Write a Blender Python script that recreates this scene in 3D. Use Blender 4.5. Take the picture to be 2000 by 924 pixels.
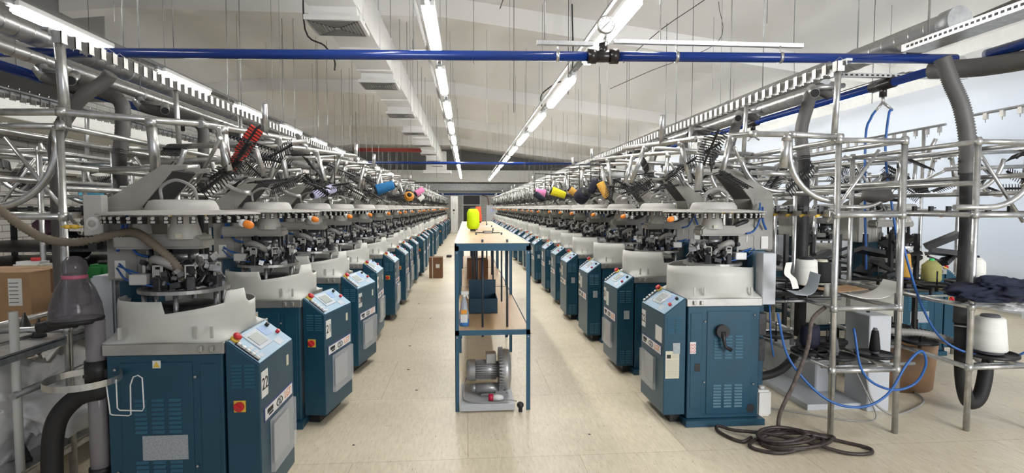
import bpy, bmesh, math, random
from mathutils import Matrix, Vector, Euler, noise
for o in list(bpy.data.objects): bpy.data.objects.remove(o)
sc = bpy.context.scene
COL = sc.collection
PI = math.pi
# ---------------------------------------------------------------- camera, light level
cam = bpy.data.cameras.new('camera'); cam.sensor_width = 36; cam.lens = 36 * 1100 / 2000
cam.clip_start = 0.05; cam.clip_end = 200
camo = bpy.data.objects.new('camera', cam); COL.objects.link(camo); sc.camera = camo
psi = math.atan(88 / 1100); th = math.atan(57 / 1100)
camo.location = (0, 0, 1.5); camo.rotation_euler = (PI / 2 - th, 0, -psi)
sc.view_settings.view_transform = 'Standard'; sc.view_settings.look = 'None'
sc.view_settings.exposure = 0.40; sc.view_settings.gamma = 1.0; sc.view_settings.use_curve_mapping = False
W = bpy.data.worlds.new('world'); sc.world = W; W.use_nodes = True
W.node_tree.nodes['Background'].inputs[0].default_value = (0.86, 0.90, 1.0, 1)
W.node_tree.nodes['Background'].inputs[1].default_value = 0.45
TUBE_STRENGTH = 32.0
def area(name, loc, size, rot, power, color):
    l = bpy.data.lights.new(name, 'AREA'); l.shape = 'RECTANGLE'; l.size, l.size_y = size; l.energy = power; l.color = color
    o = bpy.data.objects.new(name, l); COL.objects.link(o); o.location = loc; o.rotation_euler = rot; return o
# daylight from the windows along the curtained side, plus an unseen fill lamp added behind the camera
area('window_daylight', (7.74, 14, 1.9), (18, 2.6), (PI / 2, 0, PI / 2), 62, (0.80, 0.89, 1.0))
area('window_daylight', (7.74, 2.0, 1.9), (8, 2.6), (PI / 2, 0, PI / 2), 21, (0.80, 0.89, 1.0))
he = area('hall_end_fill', (5.0, -3.0, 2.6), (4, 2.4), (PI / 2, 0, 0.12), 150, (0.97, 0.98, 1.0)); he.data.spread = math.radians(95)

# ---------------------------------------------------------------- helpers
def tag(o, label=None, cat=None, group=None, kind=None):
    if label: o['label'] = label
    if cat: o['category'] = cat
    if group: o['group'] = group
    if kind: o['kind'] = kind
    return o
def empty(name, loc=(0, 0, 0), rz=0, parent=None):
    o = bpy.data.objects.new(name, None); o.empty_display_size = 0.1; COL.objects.link(o)
    o.location = loc; o.rotation_euler = (0, 0, rz); o.parent = parent; return o
def copy_tree(o, parent=None):
    c = o.copy(); COL.objects.link(c); c.parent = parent
    for ch in o.children: copy_tree(ch, c)
    return c
class MB:
    def __init__(s, M=None): s.v = []; s.f = []; s.mi = []; s.sm = []; s.M = M or Matrix.Identity(4); s.m = 0
    def add(s, vs, fs, smooth=False):
        b = len(s.v); s.v += [tuple(s.M @ Vector(p)) for p in vs]
        for f in fs: s.f.append([b + i for i in f]); s.mi.append(s.m); s.sm.append(smooth)
        return s
    def box(s, x0, x1, y0, y1, z0, z1, R=None):
        vs = [(x, y, z) for z in (z0, z1) for y in (y0, y1) for x in (x0, x1)]
        if R is not None:
            c = Vector(((x0 + x1) / 2, (y0 + y1) / 2, (z0 + z1) / 2)); vs = [tuple(c + R @ (Vector(p) - c)) for p in vs]
        return s.add(vs, [(0, 2, 3, 1), (4, 5, 7, 6), (0, 1, 5, 4), (2, 6, 7, 3), (0, 4, 6, 2), (1, 3, 7, 5)])
    def tube(s, pts, r, n=8, caps=True, closed=False, rr=None):
        P = [Vector(p) for p in pts]; N = len(P); rings = []; prev = None
        for i, p in enumerate(P):
            if closed: t = (P[(i + 1) % N] - P[i - 1])
            else: t = (P[min(i + 1, N - 1)] - P[max(i - 1, 0)])
            t = t.normalized() if t.length > 1e-9 else Vector((0, 0, 1))
            if prev is None:
                a = Vector((0, 0, 1)) if abs(t.z) < 0.9 else Vector((1, 0, 0)); u = (a - t * a.dot(t)).normalized()
            else:
                u = prev - t * prev.dot(t); u = u.normalized() if u.length > 1e-6 else prev
            prev = u; w = t.cross(u); q = rr[i] if rr else r
            rings.append([tuple(p + (u * math.cos(2 * PI * k / n) + w * math.sin(2 * PI * k / n)) * q) for k in range(n)])
        vs = [v for R in rings for v in R]; fs = []
        for i in range(N if closed else N - 1):
            a = i * n; b = ((i + 1) % N) * n
            for k in range(n): fs.append((a + k, a + (k + 1) % n, b + (k + 1) % n, b + k))
        s.add(vs, fs, True)
        if caps and not closed:
            s.add(rings[0], [tuple(range(n))[::-1]]); s.add(rings[-1], [tuple(range(n))])
        return s
    def rod(s, a, b, r, n=8, r2=None): return s.tube([a, b], r, n, rr=[r, r if r2 is None else r2])
    def lathe(s, prof, c=(0, 0, 0), n=24, R=None, smooth=True, a0=0, a1=2 * PI):
        full = abs(a1 - a0 - 2 * PI) < 1e-6; m = n if full else n + 1; c = Vector(c); vs = []; fs = []
        for (r, z) in prof:
            for k in range(m):
                a = a0 + (a1 - a0) * k / n; p = Vector((r * math.cos(a), r * math.sin(a), z))
                if R is not None: p = R @ p
                vs.append(tuple(c + p))
        for i in range(len(prof) - 1):
            for k in range(n):
                k2 = (k + 1) % m; fs.append((i * m + k, i * m + k2, (i + 1) * m + k2, (i + 1) * m + k))
        return s.add(vs, fs, smooth)
    def prism(s, poly, axis, a, b):
        def P(u, w, t): return {'x': (t, u, w), 'y': (u, t, w), 'z': (u, w, t)}[axis]
        n = len(poly); vs = [P(u, w, a) for u, w in poly] + [P(u, w, b) for u, w in poly]
        return s.add(vs, [tuple(range(n)), tuple(range(2 * n - 1, n - 1, -1))] + [(i, i + n, (i + 1) % n + n, (i + 1) % n) for i in range(n)])
    def build(s, name, mats, parent=None, bevel=0, tagkw=None, seg=1):
        me = bpy.data.meshes.new(name); me.from_pydata(s.v, [], s.f)
        if not isinstance(mats, (list, tuple)): mats = [mats]
        for m in mats: me.materials.append(m)
        for i, p in enumerate(me.polygons): p.material_index = s.mi[i]; p.use_smooth = s.sm[i]
        bm = bmesh.new(); bm.from_mesh(me)
        bmesh.ops.remove_doubles(bm, verts=bm.verts, dist=1e-5)
        bmesh.ops.recalc_face_normals(bm, faces=bm.faces)
        if bevel:
            es = [e for e in bm.edges if len(e.link_faces) == 2 and e.calc_face_angle(0) > 0.5]
            bmesh.ops.bevel(bm, geom=es, offset=bevel, segments=seg, affect='EDGES', clamp_overlap=True)
        bm.to_mesh(me); bm.free()
        o = bpy.data.objects.new(name, me); COL.objects.link(o); o.parent = parent
        if tagkw: tag(o, **tagkw)
        return o
def arc(c, r, a0, a1, n, plane='xz'):
    out = []
    for i in range(n + 1):
        a = a0 + (a1 - a0) * i / n; u, w = r * math.cos(a), r * math.sin(a)
        out.append({'xz': (c[0] + u, c[1], c[2] + w), 'yz': (c[0], c[1] + u, c[2] + w), 'xy': (c[0] + u, c[1] + w, c[2])}[plane])
    return out
def spline(ctrl, n=10):
    P = [Vector(p) for p in ctrl]; P = [P[0] * 2 - P[1]] + P + [P[-1] * 2 - P[-2]]; out = []
    for i in range(1, len(P) - 2):
        for k in range(n):
            t = k / n; a, b, c, d = P[i - 1:i + 3]
            out.append(0.5 * ((2 * b) + (c - a) * t + (2 * a - 5 * b + 4 * c - d) * t * t + (3 * b - a - 3 * c + d) * t ** 3))
    out.append(P[-2]); return out
_txt = {}
def text_mesh(name, s, size, m, parent, loc, rot, align='CENTER', depth=0.0006):
    key = (s, size, depth)
    if key not in _txt:
        cu = bpy.data.curves.new('t', 'FONT'); cu.body = s; cu.size = size; cu.extrude = depth; cu.align_x = align; cu.align_y = 'CENTER'
        o = bpy.data.objects.new('t', cu); COL.objects.link(o)
        dg = bpy.context.evaluated_depsgraph_get(); me = bpy.data.meshes.new_from_object(o.evaluated_get(dg)); bpy.data.objects.remove(o)
        _txt[key] = me
    me = _txt[key]
    if not me.materials: me.materials.append(m)
    o = bpy.data.objects.new(name, me); COL.objects.link(o); o.parent = parent; o.location = loc; o.rotation_euler = rot; return o

# ---------------------------------------------------------------- materials
MAT = {}
def mat(name, col, rough=0.5, metal=0.0, var=0.0, scale=8, bump=0.0, emit=None, alpha=None, trans=0, spec=None, coord='Object', col2=None, stretch=None, ior=1.45):
    m = bpy.data.materials.new(name); m.use_nodes = True; nt = m.node_tree; b = nt.nodes['Principled BSDF']
    b.inputs['Base Color'].default_value = (*col, 1); b.inputs['Roughness'].default_value = rough; b.inputs['Metallic'].default_value = metal
    b.inputs['IOR'].default_value = ior
    if trans: b.inputs['Transmission Weight'].default_value = trans
    if alpha is not None: b.inputs['Alpha'].default_value = alpha
    if emit: b.inputs['Emission Color'].default_value = (*emit[0], 1); b.inputs['Emission Strength'].default_value = emit[1]
    if var or bump or col2:
        tc = nt.nodes.new('ShaderNodeTexCoord'); mp = nt.nodes.new('ShaderNodeMapping'); nt.links.new(tc.outputs[coord], mp.inputs[0])
        if stretch: mp.inputs['Scale'].default_value = stretch
        nz = nt.nodes.new('ShaderNodeTexNoise'); nz.inputs['Scale'].default_value = scale; nz.inputs['Detail'].default_value = 5
        nt.links.new(mp.outputs[0], nz.inputs['Vector'])
        if var or col2:
            r = nt.nodes.new('ShaderNodeValToRGB'); r.color_ramp.elements[0].position = 0.3; r.color_ramp.elements[1].position = 0.7
            a = col2 or tuple(max(0, c * (1 - var)) for c in col); z = col if col2 else tuple(min(1, c * (1 + var)) for c in col)
            r.color_ramp.elements[0].color = (*a, 1); r.color_ramp.elements[1].color = (*z, 1)
            nt.links.new(nz.outputs['Fac'], r.inputs[0]); nt.links.new(r.outputs[0], b.inputs['Base Color'])
        if bump:
            bp = nt.nodes.new('ShaderNodeBump'); bp.inputs['Strength'].default_value = bump; bp.inputs['Distance'].default_value = 0.01
            nt.links.new(nz.outputs['Fac'], bp.inputs['Height']); nt.links.new(bp.outputs[0], b.inputs['Normal'])
    MAT[name] = m; return m
teal = mat('teal_paint', (0.010, 0.058, 0.098), 0.38, var=0.10, scale=3)
teal_lt = mat('teal_vent_paint', (0.02, 0.10, 0.155), 0.4)
panel_blue = mat('panel_blue', (0.27, 0.42, 0.55), 0.4)
panel_grey = mat('panel_grey', (0.42, 0.47, 0.52), 0.4)
cream = mat('cream_plastic', (0.53, 0.53, 0.49), 0.45, var=0.07, scale=5)
cast = mat('cast_grey', (0.30, 0.29, 0.26), 0.5, var=0.12, scale=6)
cast_lt = mat('cast_light_grey', (0.46, 0.45, 0.42), 0.5, var=0.1, scale=6)
steel = mat('brushed_steel', (0.42, 0.41, 0.39), 0.38, 0.75, var=0.1, scale=10)
galv = mat('galvanised_steel', (0.54, 0.54, 0.53), 0.30, 0.85, var=0.18, scale=22)
galv_d = mat('galvanised_dull', (0.34, 0.35, 0.35), 0.45, 0.7, var=0.2, scale=14)
duct_m = mat('duct_metal', (0.40, 0.40, 0.395), 0.30, 0.85, var=0.12, scale=4, bump=0.05)
dark = mat('dark_mechanism', (0.035, 0.035, 0.038), 0.45, 0.2, var=0.5, scale=30)
mech = mat('mechanism_steel', (0.28, 0.28, 0.28), 0.35, 0.7, var=0.4, scale=30)
black = mat('black_plastic', (0.014, 0.014, 0.015), 0.42)
black_r = mat('black_rubber', (0.018, 0.017, 0.017), 0.6, bump=0.2, scale=60)
white_p = mat('white_plastic', (0.74, 0.74, 0.72), 0.4)
paper = mat('paper_white', (0.72, 0.71, 0.67), 0.7)
paper_y = mat('paper_cream', (0.60, 0.57, 0.45), 0.7)
ink = mat('ink_black', (0.02, 0.02, 0.022), 0.6)
ink_o = mat('ink_orange', (0.75, 0.22, 0.08), 0.6)
ink_r = mat('ink_red', (0.6, 0.05, 0.04), 0.6)
purple = mat('strip_border', (0.06, 0.06, 0.2), 0.5)
red = mat('red_plastic', (0.55, 0.03, 0.035), 0.35)
yellow = mat('yellow_plastic', (0.75, 0.50, 0.07), 0.45)
orange = mat('orange_plastic', (0.85, 0.25, 0.03), 0.35, emit=None)
blue_t = mat('blue_hose', (0.02, 0.10, 0.33), 0.4)
grey_box = mat('light_grey_box', (0.47, 0.49, 0.51), 0.45, var=0.04, scale=3)
hose_g = mat('grey_hose', (0.10, 0.095, 0.09), 0.55)
hose_lt = mat('light_grey_hose', (0.30, 0.29, 0.27), 0.5)
hose_tan = mat('tan_hose', (0.20, 0.165, 0.12), 0.6)
pipe_blue = mat('blue_pipe', (0.008, 0.032, 0.18), 0.2, spec=1)
pipe_conn = mat('black_fitting', (0.02, 0.016, 0.016), 0.25)
clear = mat('clear_plastic', (0.80, 0.82, 0.84), 0.15, alpha=0.28)
film = mat('plastic_film', (0.75, 0.75, 0.74), 0.3, alpha=0.55)
smoky = mat('smoky_plastic', (0.12, 0.11, 0.12), 0.08, alpha=0.7)
tube_lt = mat('smoky_tube', (0.28, 0.26, 0.27), 0.12, alpha=0.75)
cardboard = mat('cardboard', (0.36, 0.22, 0.115), 0.75, var=0.1, scale=5)
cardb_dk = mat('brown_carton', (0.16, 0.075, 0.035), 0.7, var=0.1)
wood = mat('varnished_wood', (0.58, 0.41, 0.235), 0.42, scale=2.2, col2=(0.48, 0.32, 0.165), stretch=(9, 0.8, 1))
table_paint = mat('table_blue_paint', (0.03, 0.095, 0.155), 0.4, var=0.06)
tray_p = mat('tray_dark_blue', (0.012, 0.045, 0.075), 0.4)
emit_t = mat('fluorescent_diffuser', (1, 1, 1), 0.5, emit=((1.0, 0.985, 0.95), TUBE_STRENGTH))
rail_w = mat('rail_grey', (0.16, 0.16, 0.16), 0.5, 0.3)
bag_w = mat('woven_white_bag', (0.78, 0.77, 0.75), 0.45, var=0.06, scale=7, bump=0.6)
navy = mat('navy_fabric', (0.012, 0.016, 0.035), 0.9, var=0.3, scale=12, bump=0.5)
def yarn(name, c): return mat(name, c, 0.75, var=0.06, scale=40, bump=0.3, stretch=(0.2, 0.2, 6))
y_white = yarn('yarn_white', (0.72, 0.71, 0.66)); y_lime = yarn('yarn_lime', (0.62, 0.85, 0.0)); y_red = yarn('yarn_coral', (0.9, 0.13, 0.05))
y_blue = yarn('yarn_blue', (0.015, 0.14, 0.33)); y_lav = yarn('yarn_lavender', (0.52, 0.52, 0.72)); y_orange = yarn('yarn_orange', (0.85, 0.36, 0.05))
y_pink = yarn('yarn_pink', (0.7, 0.22, 0.42)); y_yellow = yarn('yarn_yellow', (0.85, 0.75, 0.02)); y_navy = yarn('yarn_navy', (0.012, 0.014, 0.03))
y_olive = yarn('yarn_olive', (0.30, 0.29, 0.10)); y_black = yarn('yarn_black', (0.012, 0.012, 0.012)); y_gold = yarn('yarn_gold', (0.75, 0.42, 0.08)); y_grey = yarn('yarn_grey', (0.12, 0.12, 0.13))

# floor: pale linoleum with fine streaks running with the aisle, sheet joints, scuffs
def floor_mat():
    m = bpy.data.materials.new('linoleum'); m.use_nodes = True; nt = m.node_tree; N = nt.nodes.new; L = nt.links.new; b = nt.nodes['Principled BSDF']
    tc = N('ShaderNodeTexCoord')
    def nz(scale, st, det=4):
        mp = N('ShaderNodeMapping'); mp.inputs['Scale'].default_value = st; L(tc.outputs['Object'], mp.inputs[0])
        n = N('ShaderNodeTexNoise'); n.inputs['Scale'].default_value = scale; n.inputs['Detail'].default_value = det; L(mp.outputs[0], n.inputs['Vector']); return n
    a = nz(9, (6, 1, 1)); c = nz(1.1, (1, 1, 1)); d = nz(30, (5, 0.8, 1), 2)
    r1 = N('ShaderNodeValToRGB'); r1.color_ramp.elements[0].position = 0.25; r1.color_ramp.elements[1].position = 0.75
    r1.color_ramp.elements[0].color = (0.70, 0.62, 0.46, 1); r1.color_ramp.elements[1].color = (0.87, 0.79, 0.62, 1); L(a.outputs['Fac'], r1.inputs[0])
    r2 = N('ShaderNodeValToRGB'); r2.color_ramp.elements[0].position = 0.3; r2.color_ramp.elements[1].position = 0.7
    r2.color_ramp.elements[0].color = (0.84, 0.82, 0.80, 1); r2.color_ramp.elements[1].color = (1, 1, 1, 1); L(c.outputs['Fac'], r2.inputs[0])
    r3 = N('ShaderNodeValToRGB'); r3.color_ramp.elements[0].position = 0.29; r3.color_ramp.elements[1].position = 0.34
    r3.color_ramp.elements[0].color = (0.45, 0.40, 0.36, 1); r3.color_ramp.elements[1].color = (1, 1, 1, 1); L(d.outputs['Fac'], r3.inputs[0])
    br = N('ShaderNodeTexBrick'); mpb = N('ShaderNodeMapping'); L(tc.outputs['Object'], mpb.inputs[0]); L(mpb.outputs[0], br.inputs['Vector'])
    br.inputs['Scale'].default_value = 1; br.inputs['Mortar Size'].default_value = 0.0025; br.inputs['Brick Width'].default_value = 1.35; br.inputs['Row Height'].default_value = 1.1
    br.inputs['Color1'].default_value = (1, 1, 1, 1); br.inputs['Color2'].default_value = (0.95, 0.95, 0.95, 1); br.inputs['Mortar'].default_value = (0.66, 0.62, 0.58, 1); br.offset = 0.5
    def mul(p, q):
        x = N('ShaderNodeMix'); x.data_type = 'RGBA'; x.blend_type = 'MULTIPLY'; x.inputs[0].default_value = 1; L(p, x.inputs[6]); L(q, x.inputs[7]); return x.outputs[2]
    o = mul(mul(mul(r1.outputs[0], r2.outputs[0]), r3.outputs[0]), br.outputs['Color']); L(o, b.inputs['Base Color'])
    b.inputs['Roughness'].default_value = 0.38; b.inputs['Specular IOR Level'].default_value = 0.35
    return m
def brick_mat(name, c1, c2, mo, w=0.42, h=0.11, plane='xz'):
    m = bpy.data.materials.new(name); m.use_nodes = True; nt = m.node_tree; b = nt.nodes['Principled BSDF']
    tc = nt.nodes.new('ShaderNodeTexCoord'); sp = nt.nodes.new('ShaderNodeSeparateXYZ'); cb = nt.nodes.new('ShaderNodeCombineXYZ')
    nt.links.new(tc.outputs['Object'], sp.inputs[0]); nt.links.new(sp.outputs[plane[0].upper()], cb.inputs[0]); nt.links.new(sp.outputs[plane[1].upper()], cb.inputs[1])
    br = nt.nodes.new('ShaderNodeTexBrick'); nt.links.new(cb.outputs[0], br.inputs['Vector'])
    br.inputs['Scale'].default_value = 1; br.inputs['Brick Width'].default_value = w; br.inputs['Row Height'].default_value = h; br.inputs['Mortar Size'].default_value = 0.008
    br.inputs['Color1'].default_value = (*c1, 1); br.inputs['Color2'].default_value = (*c2, 1); br.inputs['Mortar'].default_value = (*mo, 1)
    nt.links.new(br.outputs['Color'], b.inputs['Base Color']); b.inputs['Roughness'].default_value = 0.7; return m
# ---------------------------------------------------------------- the room
def cz(x):                                                    # underside of the ceiling
    for (xa, za), (xb, zb) in zip(prof[:-1], prof[1:]):
        if xa <= x <= xb: return za + (zb - za) * (x - xa) / (xb - xa) + 0.352
def st(name, mb, m, **k): return tag(mb.build(name, m, **k), kind='structure')
st('floor', MB().box(-8, 8, -3, 36.5, -0.1, 0), floor_mat())
ceil_m = mat('ceiling_paint', (0.80, 0.785, 0.76), 0.8, var=0.03, scale=0.6)
dark_wall = mat('grey_wall_panel', (0.20, 0.195, 0.19), 0.7, var=0.06, scale=1)
wall_w = mat('white_wall_paint', (0.80, 0.80, 0.77), 0.7, var=0.04)
prof = [(-8.0, 4.55), (-5.7, 4.80), (-0.4, 4.78), (8.0, 3.72)]
c = MB()
c.prism([(x, z + 0.35) for x, z in prof] + [(8.0, 5.6), (-8.0, 5.6)], 'y', -3, 36.5)
st('ceiling', c, ceil_m)
for i in range(6):                                    # shallow roof beams that cross the hall
    y = 3.3 + i * 6.67
    b = MB(); b.prism([(x, z) for x, z in prof] + [(x, z + 0.36) for x, z in reversed(prof)], 'y', y, y + 0.32)
    tag(st('ceiling_beam', b, ceil_m), kind='structure')
st('wall_left', MB().box(-8.1, -7.6, -3, 36.5, 0, 5.5), brick_mat('left_brick', (0.46, 0.45, 0.43), (0.36, 0.355, 0.34), (0.16, 0.155, 0.15), plane='yz'))
w = MB(); w.box(-7.6, -6.65, -3, 11.15, 3.45, 5.4)
for y in range(-2, 11, 1): w.box(-6.66, -6.64, y + 0.02, y + 0.05, 3.45, 5.3)
st('wall_left_upper', w, dark_wall)
st('beam_left', MB().box(-7.55, -6.2, -3, 36, 2.72, 3.0), wall_w, bevel=0.01)
st('beam_left_low', MB().box(-7.55, -7.0, -3, 36, 2.1, 2.2), wall_w)
st('wall_right', MB().box(7.8, 8.1, -3, 36.5, 0, 5.5), wall_w)
st('wall_back', MB().box(-8, 8, 36.2, 36.5, 0, 5.5), brick_mat('back_brick', (0.66, 0.66, 0.64), (0.56, 0.56, 0.55), (0.30, 0.30, 0.30)))
st('wall_back_upper', MB().box(-7.6, 7.8, 36.0, 36.2, 3.75, 5.3), dark_wall)
b = MB().box(-7.6, 7.8, 34.9, 35.9, 3.05, 3.78)
for x in (-5.2, -2.6, 0.0, 2.6, 5.2): b.box(x, x + 0.03, 34.88, 34.9, 3.05, 3.78)
st('beam_back', b, wall_w)
st('beam_back_corrugated', MB().box(-7.6, 4.3, 35.6, 36.1, 2.55, 2.98), galv_d)
# dark glazed door at the far end
d = MB(); x0, x1 = -0.22, 0.82
for (a, bb, cc, dd) in ((x0 - 0.07, x0, 0, 2.25), (x1, x1 + 0.07, 0, 2.25), (x0 - 0.07, x1 + 0.07, 2.25, 2.33), (x0, x1, 1.62, 1.68)): d.box(a, bb, 36.1, 36.22, cc, dd)
do = st('door_1', d, white_p)
glassd = mat('dark_glass', (0.008, 0.008, 0.01), 0.35)
MB().box(x0, x1, 36.16, 36.2, 0, 2.25).build('pane', glassd, do)
# white sheet curtain on the right, hung in front of the daylight side, wrinkled
sheet = mat('white_sheet', (0.70, 0.73, 0.78), 0.45, var=0.04, scale=0.7)
nt_ = sheet.node_tree; out_ = nt_.nodes['Material Output']; tr_ = nt_.nodes.new('ShaderNodeBsdfTranslucent'); tr_.inputs[0].default_value = (0.86, 0.90, 0.97, 1)
mx_ = nt_.nodes.new('ShaderNodeMixShader'); mx_.inputs[0].default_value = 0.5
nt_.links.new(nt_.nodes['Principled BSDF'].outputs[0], mx_.inputs[1]); nt_.links.new(tr_.outputs[0], mx_.inputs[2]); nt_.links.new(mx_.outputs[0], out_.inputs[0])
def curtain(y0, y1, x, top0, top1, name, label):
    m = MB(); ny, nz = 90, 16; vs = []; fs = []
    for i in range(ny + 1):
        y = y0 + (y1 - y0) * i / ny; top = top0 + (top1 - top0) * i / ny
        for k in range(nz + 1):
            z = 0.05 + (top - 0.05) * k / nz
            dx = 0.05 * noise.noise(Vector((y * 0.8, z * 0.5, 3))) + 0.035 * noise.noise(Vector((y * 4, z * 0.6, 8))) + 0.02 * noise.noise(Vector((y * 2 + z * 3, z * 2, 5)))
            vs.append((x + dx, y, z))
    for i in range(ny):
        for k in range(nz):
            a = i * (nz + 1) + k; fs.append((a, a + nz + 1, a + nz + 2, a + 1))
    m.add(vs, fs, True); o = m.build(name, sheet); return tag(o, label, 'sheet curtain')
curtain(6.9, 34, 7.45, 3.45, 3.2, 'plastic_sheet_curtain', 'long white plastic sheet hung along the daylight side behind the frames')
curtain(0.5, 6.75, 7.2, 3.6, 3.4, 'plastic_sheet_curtain', 'white plastic sheet whose edge gap shows beside the corrugated hose')

# ---------------------------------------------------------------- overhead services
def light_strip(x, z, ys, length, key, desc):
    r = MB().box(x - 0.03 , x + 0.03, ys[0] - 0.3, ys[-1] + length + 0.3, z + 0.06, z + 0.10)
    r.box(x - 0.13, x - 0.10, ys[0] - 0.3, ys[-1] + length + 0.3, z + 0.07, z + 0.09)
    rl = tag(r.build('light_rail', rail_w), f'thin grey mounting rail that carries the {desc}', 'rail', 'ceiling light rails')
    for k, y in enumerate(ys):
        t = empty('fluorescent_light', (x, y, z))
        MB().box(-0.062, 0.062, 0, length, 0.02, 0.07).build('housing', white_p, t, bevel=0.006)
        d = MB(); d.box(-0.052, 0.052, 0.02, length - 0.02, -0.035, 0.025); d.build('diffuser', emit_t, t, bevel=0.02, seg=2)
        MB().box(-0.02, 0.02, -0.12, 0, 0.02, 0.06).build('end_connector', galv_d, t)
        tag(t, f'lit fluorescent batten, {ORD[k]} along the {desc}', 'ceiling light', key)
        MB().rod((x, y + 0.1, z + 0.1), (x, y + 0.1, cz(x)), 0.004, 6).build('suspension_rod', galv_d, rl)
ORD = ['first', 'second', 'third', 'fourth', 'fifth', 'sixth', 'seventh', 'eighth', 'ninth', 'tenth', 'eleventh', 'twelfth', 'thirteenth', 'fourteenth', 'fifteenth', 'sixteenth',
       'seventeenth', 'eighteenth', 'nineteenth', 'twentieth', 'twenty-first', 'twenty-second', 'twenty-third', 'twenty-fourth', 'twenty-fifth', 'twenty-sixth', 'twenty-seventh', 'twenty-eighth']
light_strip(1.28, 3.05, [4.22 + 2.63 * i for i in range(11)], 1.82, 'fluorescent strip over the table', 'strip above the work table')
light_strip(-0.33, 3.22, [2.75 + 2.25 * i for i in range(14)], 1.42, 'fluorescent strip over the aisle', 'strip beside the rectangular air duct')
light_strip(-3.90, 3.22, [2.91 + 2.37 * i for i in range(12)], 1.32, 'fluorescent strip over the brick wall row', 'strip above the brick wall row of machines')
light_strip(5.95, 3.22, [7.5 + 2.35 * i for i in range(9)], 1.4, 'fluorescent strip near the sheet curtain', 'strip next to the white sheet curtain')

# rectangular supply duct with ceiling diffusers
duct = empty('air_duct', (-1.40, 0, 3.56))
white_duct = mat('duct_white', (0.66, 0.655, 0.64), 0.42, 0.15, var=0.05, scale=2)
dark_slot = mat('diffuser_slot', (0.16, 0.16, 0.16), 0.6)
m = MB().box(-0.25, 0.25, 2, 27.5, 0.05, 0.52); m.build('duct_body', white_duct, duct)
for i in range(21):
    MB().box(-0.27, 0.27, 2.9 + i * 1.2, 2.93 + i * 1.2, 0.03, 0.54).build('flange', white_duct, duct)
    MB().rod((0.24, 2.95 + i * 1.2, 0.1), (0.24, 2.95 + i * 1.2, cz(-1.2) - 3.56), 0.006, 6).build('hanger_rod', galv_d, duct)
for i in range(8):
    y = 6.17 + i * 2.97
    df = empty('diffuser', (0, y, -0.10), parent=duct)
    MB().box(-0.25, 0.25, 0, 0.5, 0.04, 0.16).build('neck', white_duct, df)
    MB().box(-0.29, 0.29, -0.04, 0.54, 0.0, 0.05).build('plate', white_duct, df)
    s = MB()
    for k in range(7):
        q = 0.26 - k * 0.035
        for (a, b_, c_, d_) in ((-q, q, 0.25 - q, 0.25 - q + 0.02), (-q, q, 0.25 + q - 0.02, 0.25 + q), (-q, -q + 0.02, 0.25 - q, 0.25 + q), (q - 0.02, q, 0.25 - q, 0.25 + q)): s.box(a, b_, c_, d_, -0.006, 0.004)
    s.build('slot_grille', dark_slot, df)
tag(duct, 'white rectangular air duct with square louvred diffusers hung under the ceiling', 'air duct')
t = MB(); t.box(-1.95, -1.0, 27.5, 28.3, 3.3, 4.2); t.box(-2.1, -0.75, 27.6, 28.1, 3.15, 3.3)
t.v = [(a + 1.40, b_, c_ - 3.56) for a, b_, c_ in t.v]; t.build('end_plenum', white_duct, duct)

# spiral round ducts
def spiral(x, z, r, y0, y1, label, cap=True):
    t = empty('spiral_duct', (x, y0, z)); L_ = y1 - y0
    MB().tube([(0, 0, 0), (0, L_, 0)], r, 20).build('duct_tube', duct_m, t)
    m = MB(); n = int(L_ / 0.14)
    for i in range(n):
        y = 0.05 + i * L_ / n; m.tube([(0, y, 0), (0, y + 0.008, 0)], r + 0.003, 20, caps=False)
    m.build('seam', duct_m, t)
    m = MB().tube([(0, -0.03, 0), (0, 0.08, 0)], r + 0.012, 24); m.build('end_cap', galv_d, t)
    for i in range(int(L_ / 2.4)):
        MB().tube([(0, 1 + i * 2.4, 0), (0, 1.03 + i * 2.4, 0)], r + 0.006, 20).rod((0, 1.01 + i * 2.4, r), (0, 1.01 + i * 2.4, cz(x) - z), 0.006, 6).build('hanger', galv_d, t)
    return tag(t, label, 'round duct', 'spiral ducts above the machine rows')
spiral(3.42, 2.80, 0.085, 3.75, 34, 'bright spiral duct with flat end cap above the curtain side row')
spiral(3.02, 2.50, 0.065, 4.6, 34, 'thinner spiral duct running below the capped one on curtain side')
spiral(-3.30, 2.82, 0.085, 2.4, 34, 'large spiral duct above the brick wall side row')
spiral(-3.05, 2.56, 0.045, 2.2, 34, 'lower spiral duct just under the large one on brick side')
# blue compressed air pipes
def pipe(a, b, name, label, r=0.037):
    return tag(MB().tube([a, b], r, 20).build(name, pipe_blue), label, 'air pipe', 'blue compressed air pipes')
cp = empty('cross_air_pipe', (0, 4.4, 2.66)); cpd = Vector((7.47, -0.4, 0.0)).normalized()
def cpp(x): return (x, -0.02 + (-0.4 / 7.47) * (x - 0.165) , 0)
MB().tube([cpp(-3.85), cpp(0.98)], 0.037, 20).build('pipe', pipe_blue, cp)
MB().tube([cpp(1.02), cpp(3.82)], 0.037, 20).build('pipe', pipe_blue, cp)
def ring_clip(mb, p, d, r):
    d = Vector(d).normalized(); p = Vector(p); mb.tube([p - d * 0.012, p + d * 0.012], r + 0.006, 16)
    return mb
for x in (0.70, 1.62, 2.43):
    k = ring_clip(MB(), cpp(x), cpd, 0.037); q = cpp(x); k.rod((x, q[1], 0.04), (x, q[1], 0.09), 0.006, 6); k.build('pipe_clamp', galv, cp)
for x in (-2.2, -0.4): MB().rod((x, cpp(x)[1], 0.03), (x, cpp(x)[1], cz(x) - 2.66), 0.004, 6).build('hanger_wire', galv_d, cp)
j = MB(); q0, q1 = Vector(cpp(0.93)), Vector(cpp(1.17)); j.tube([q0, q1], 0.045, 20)
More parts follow.
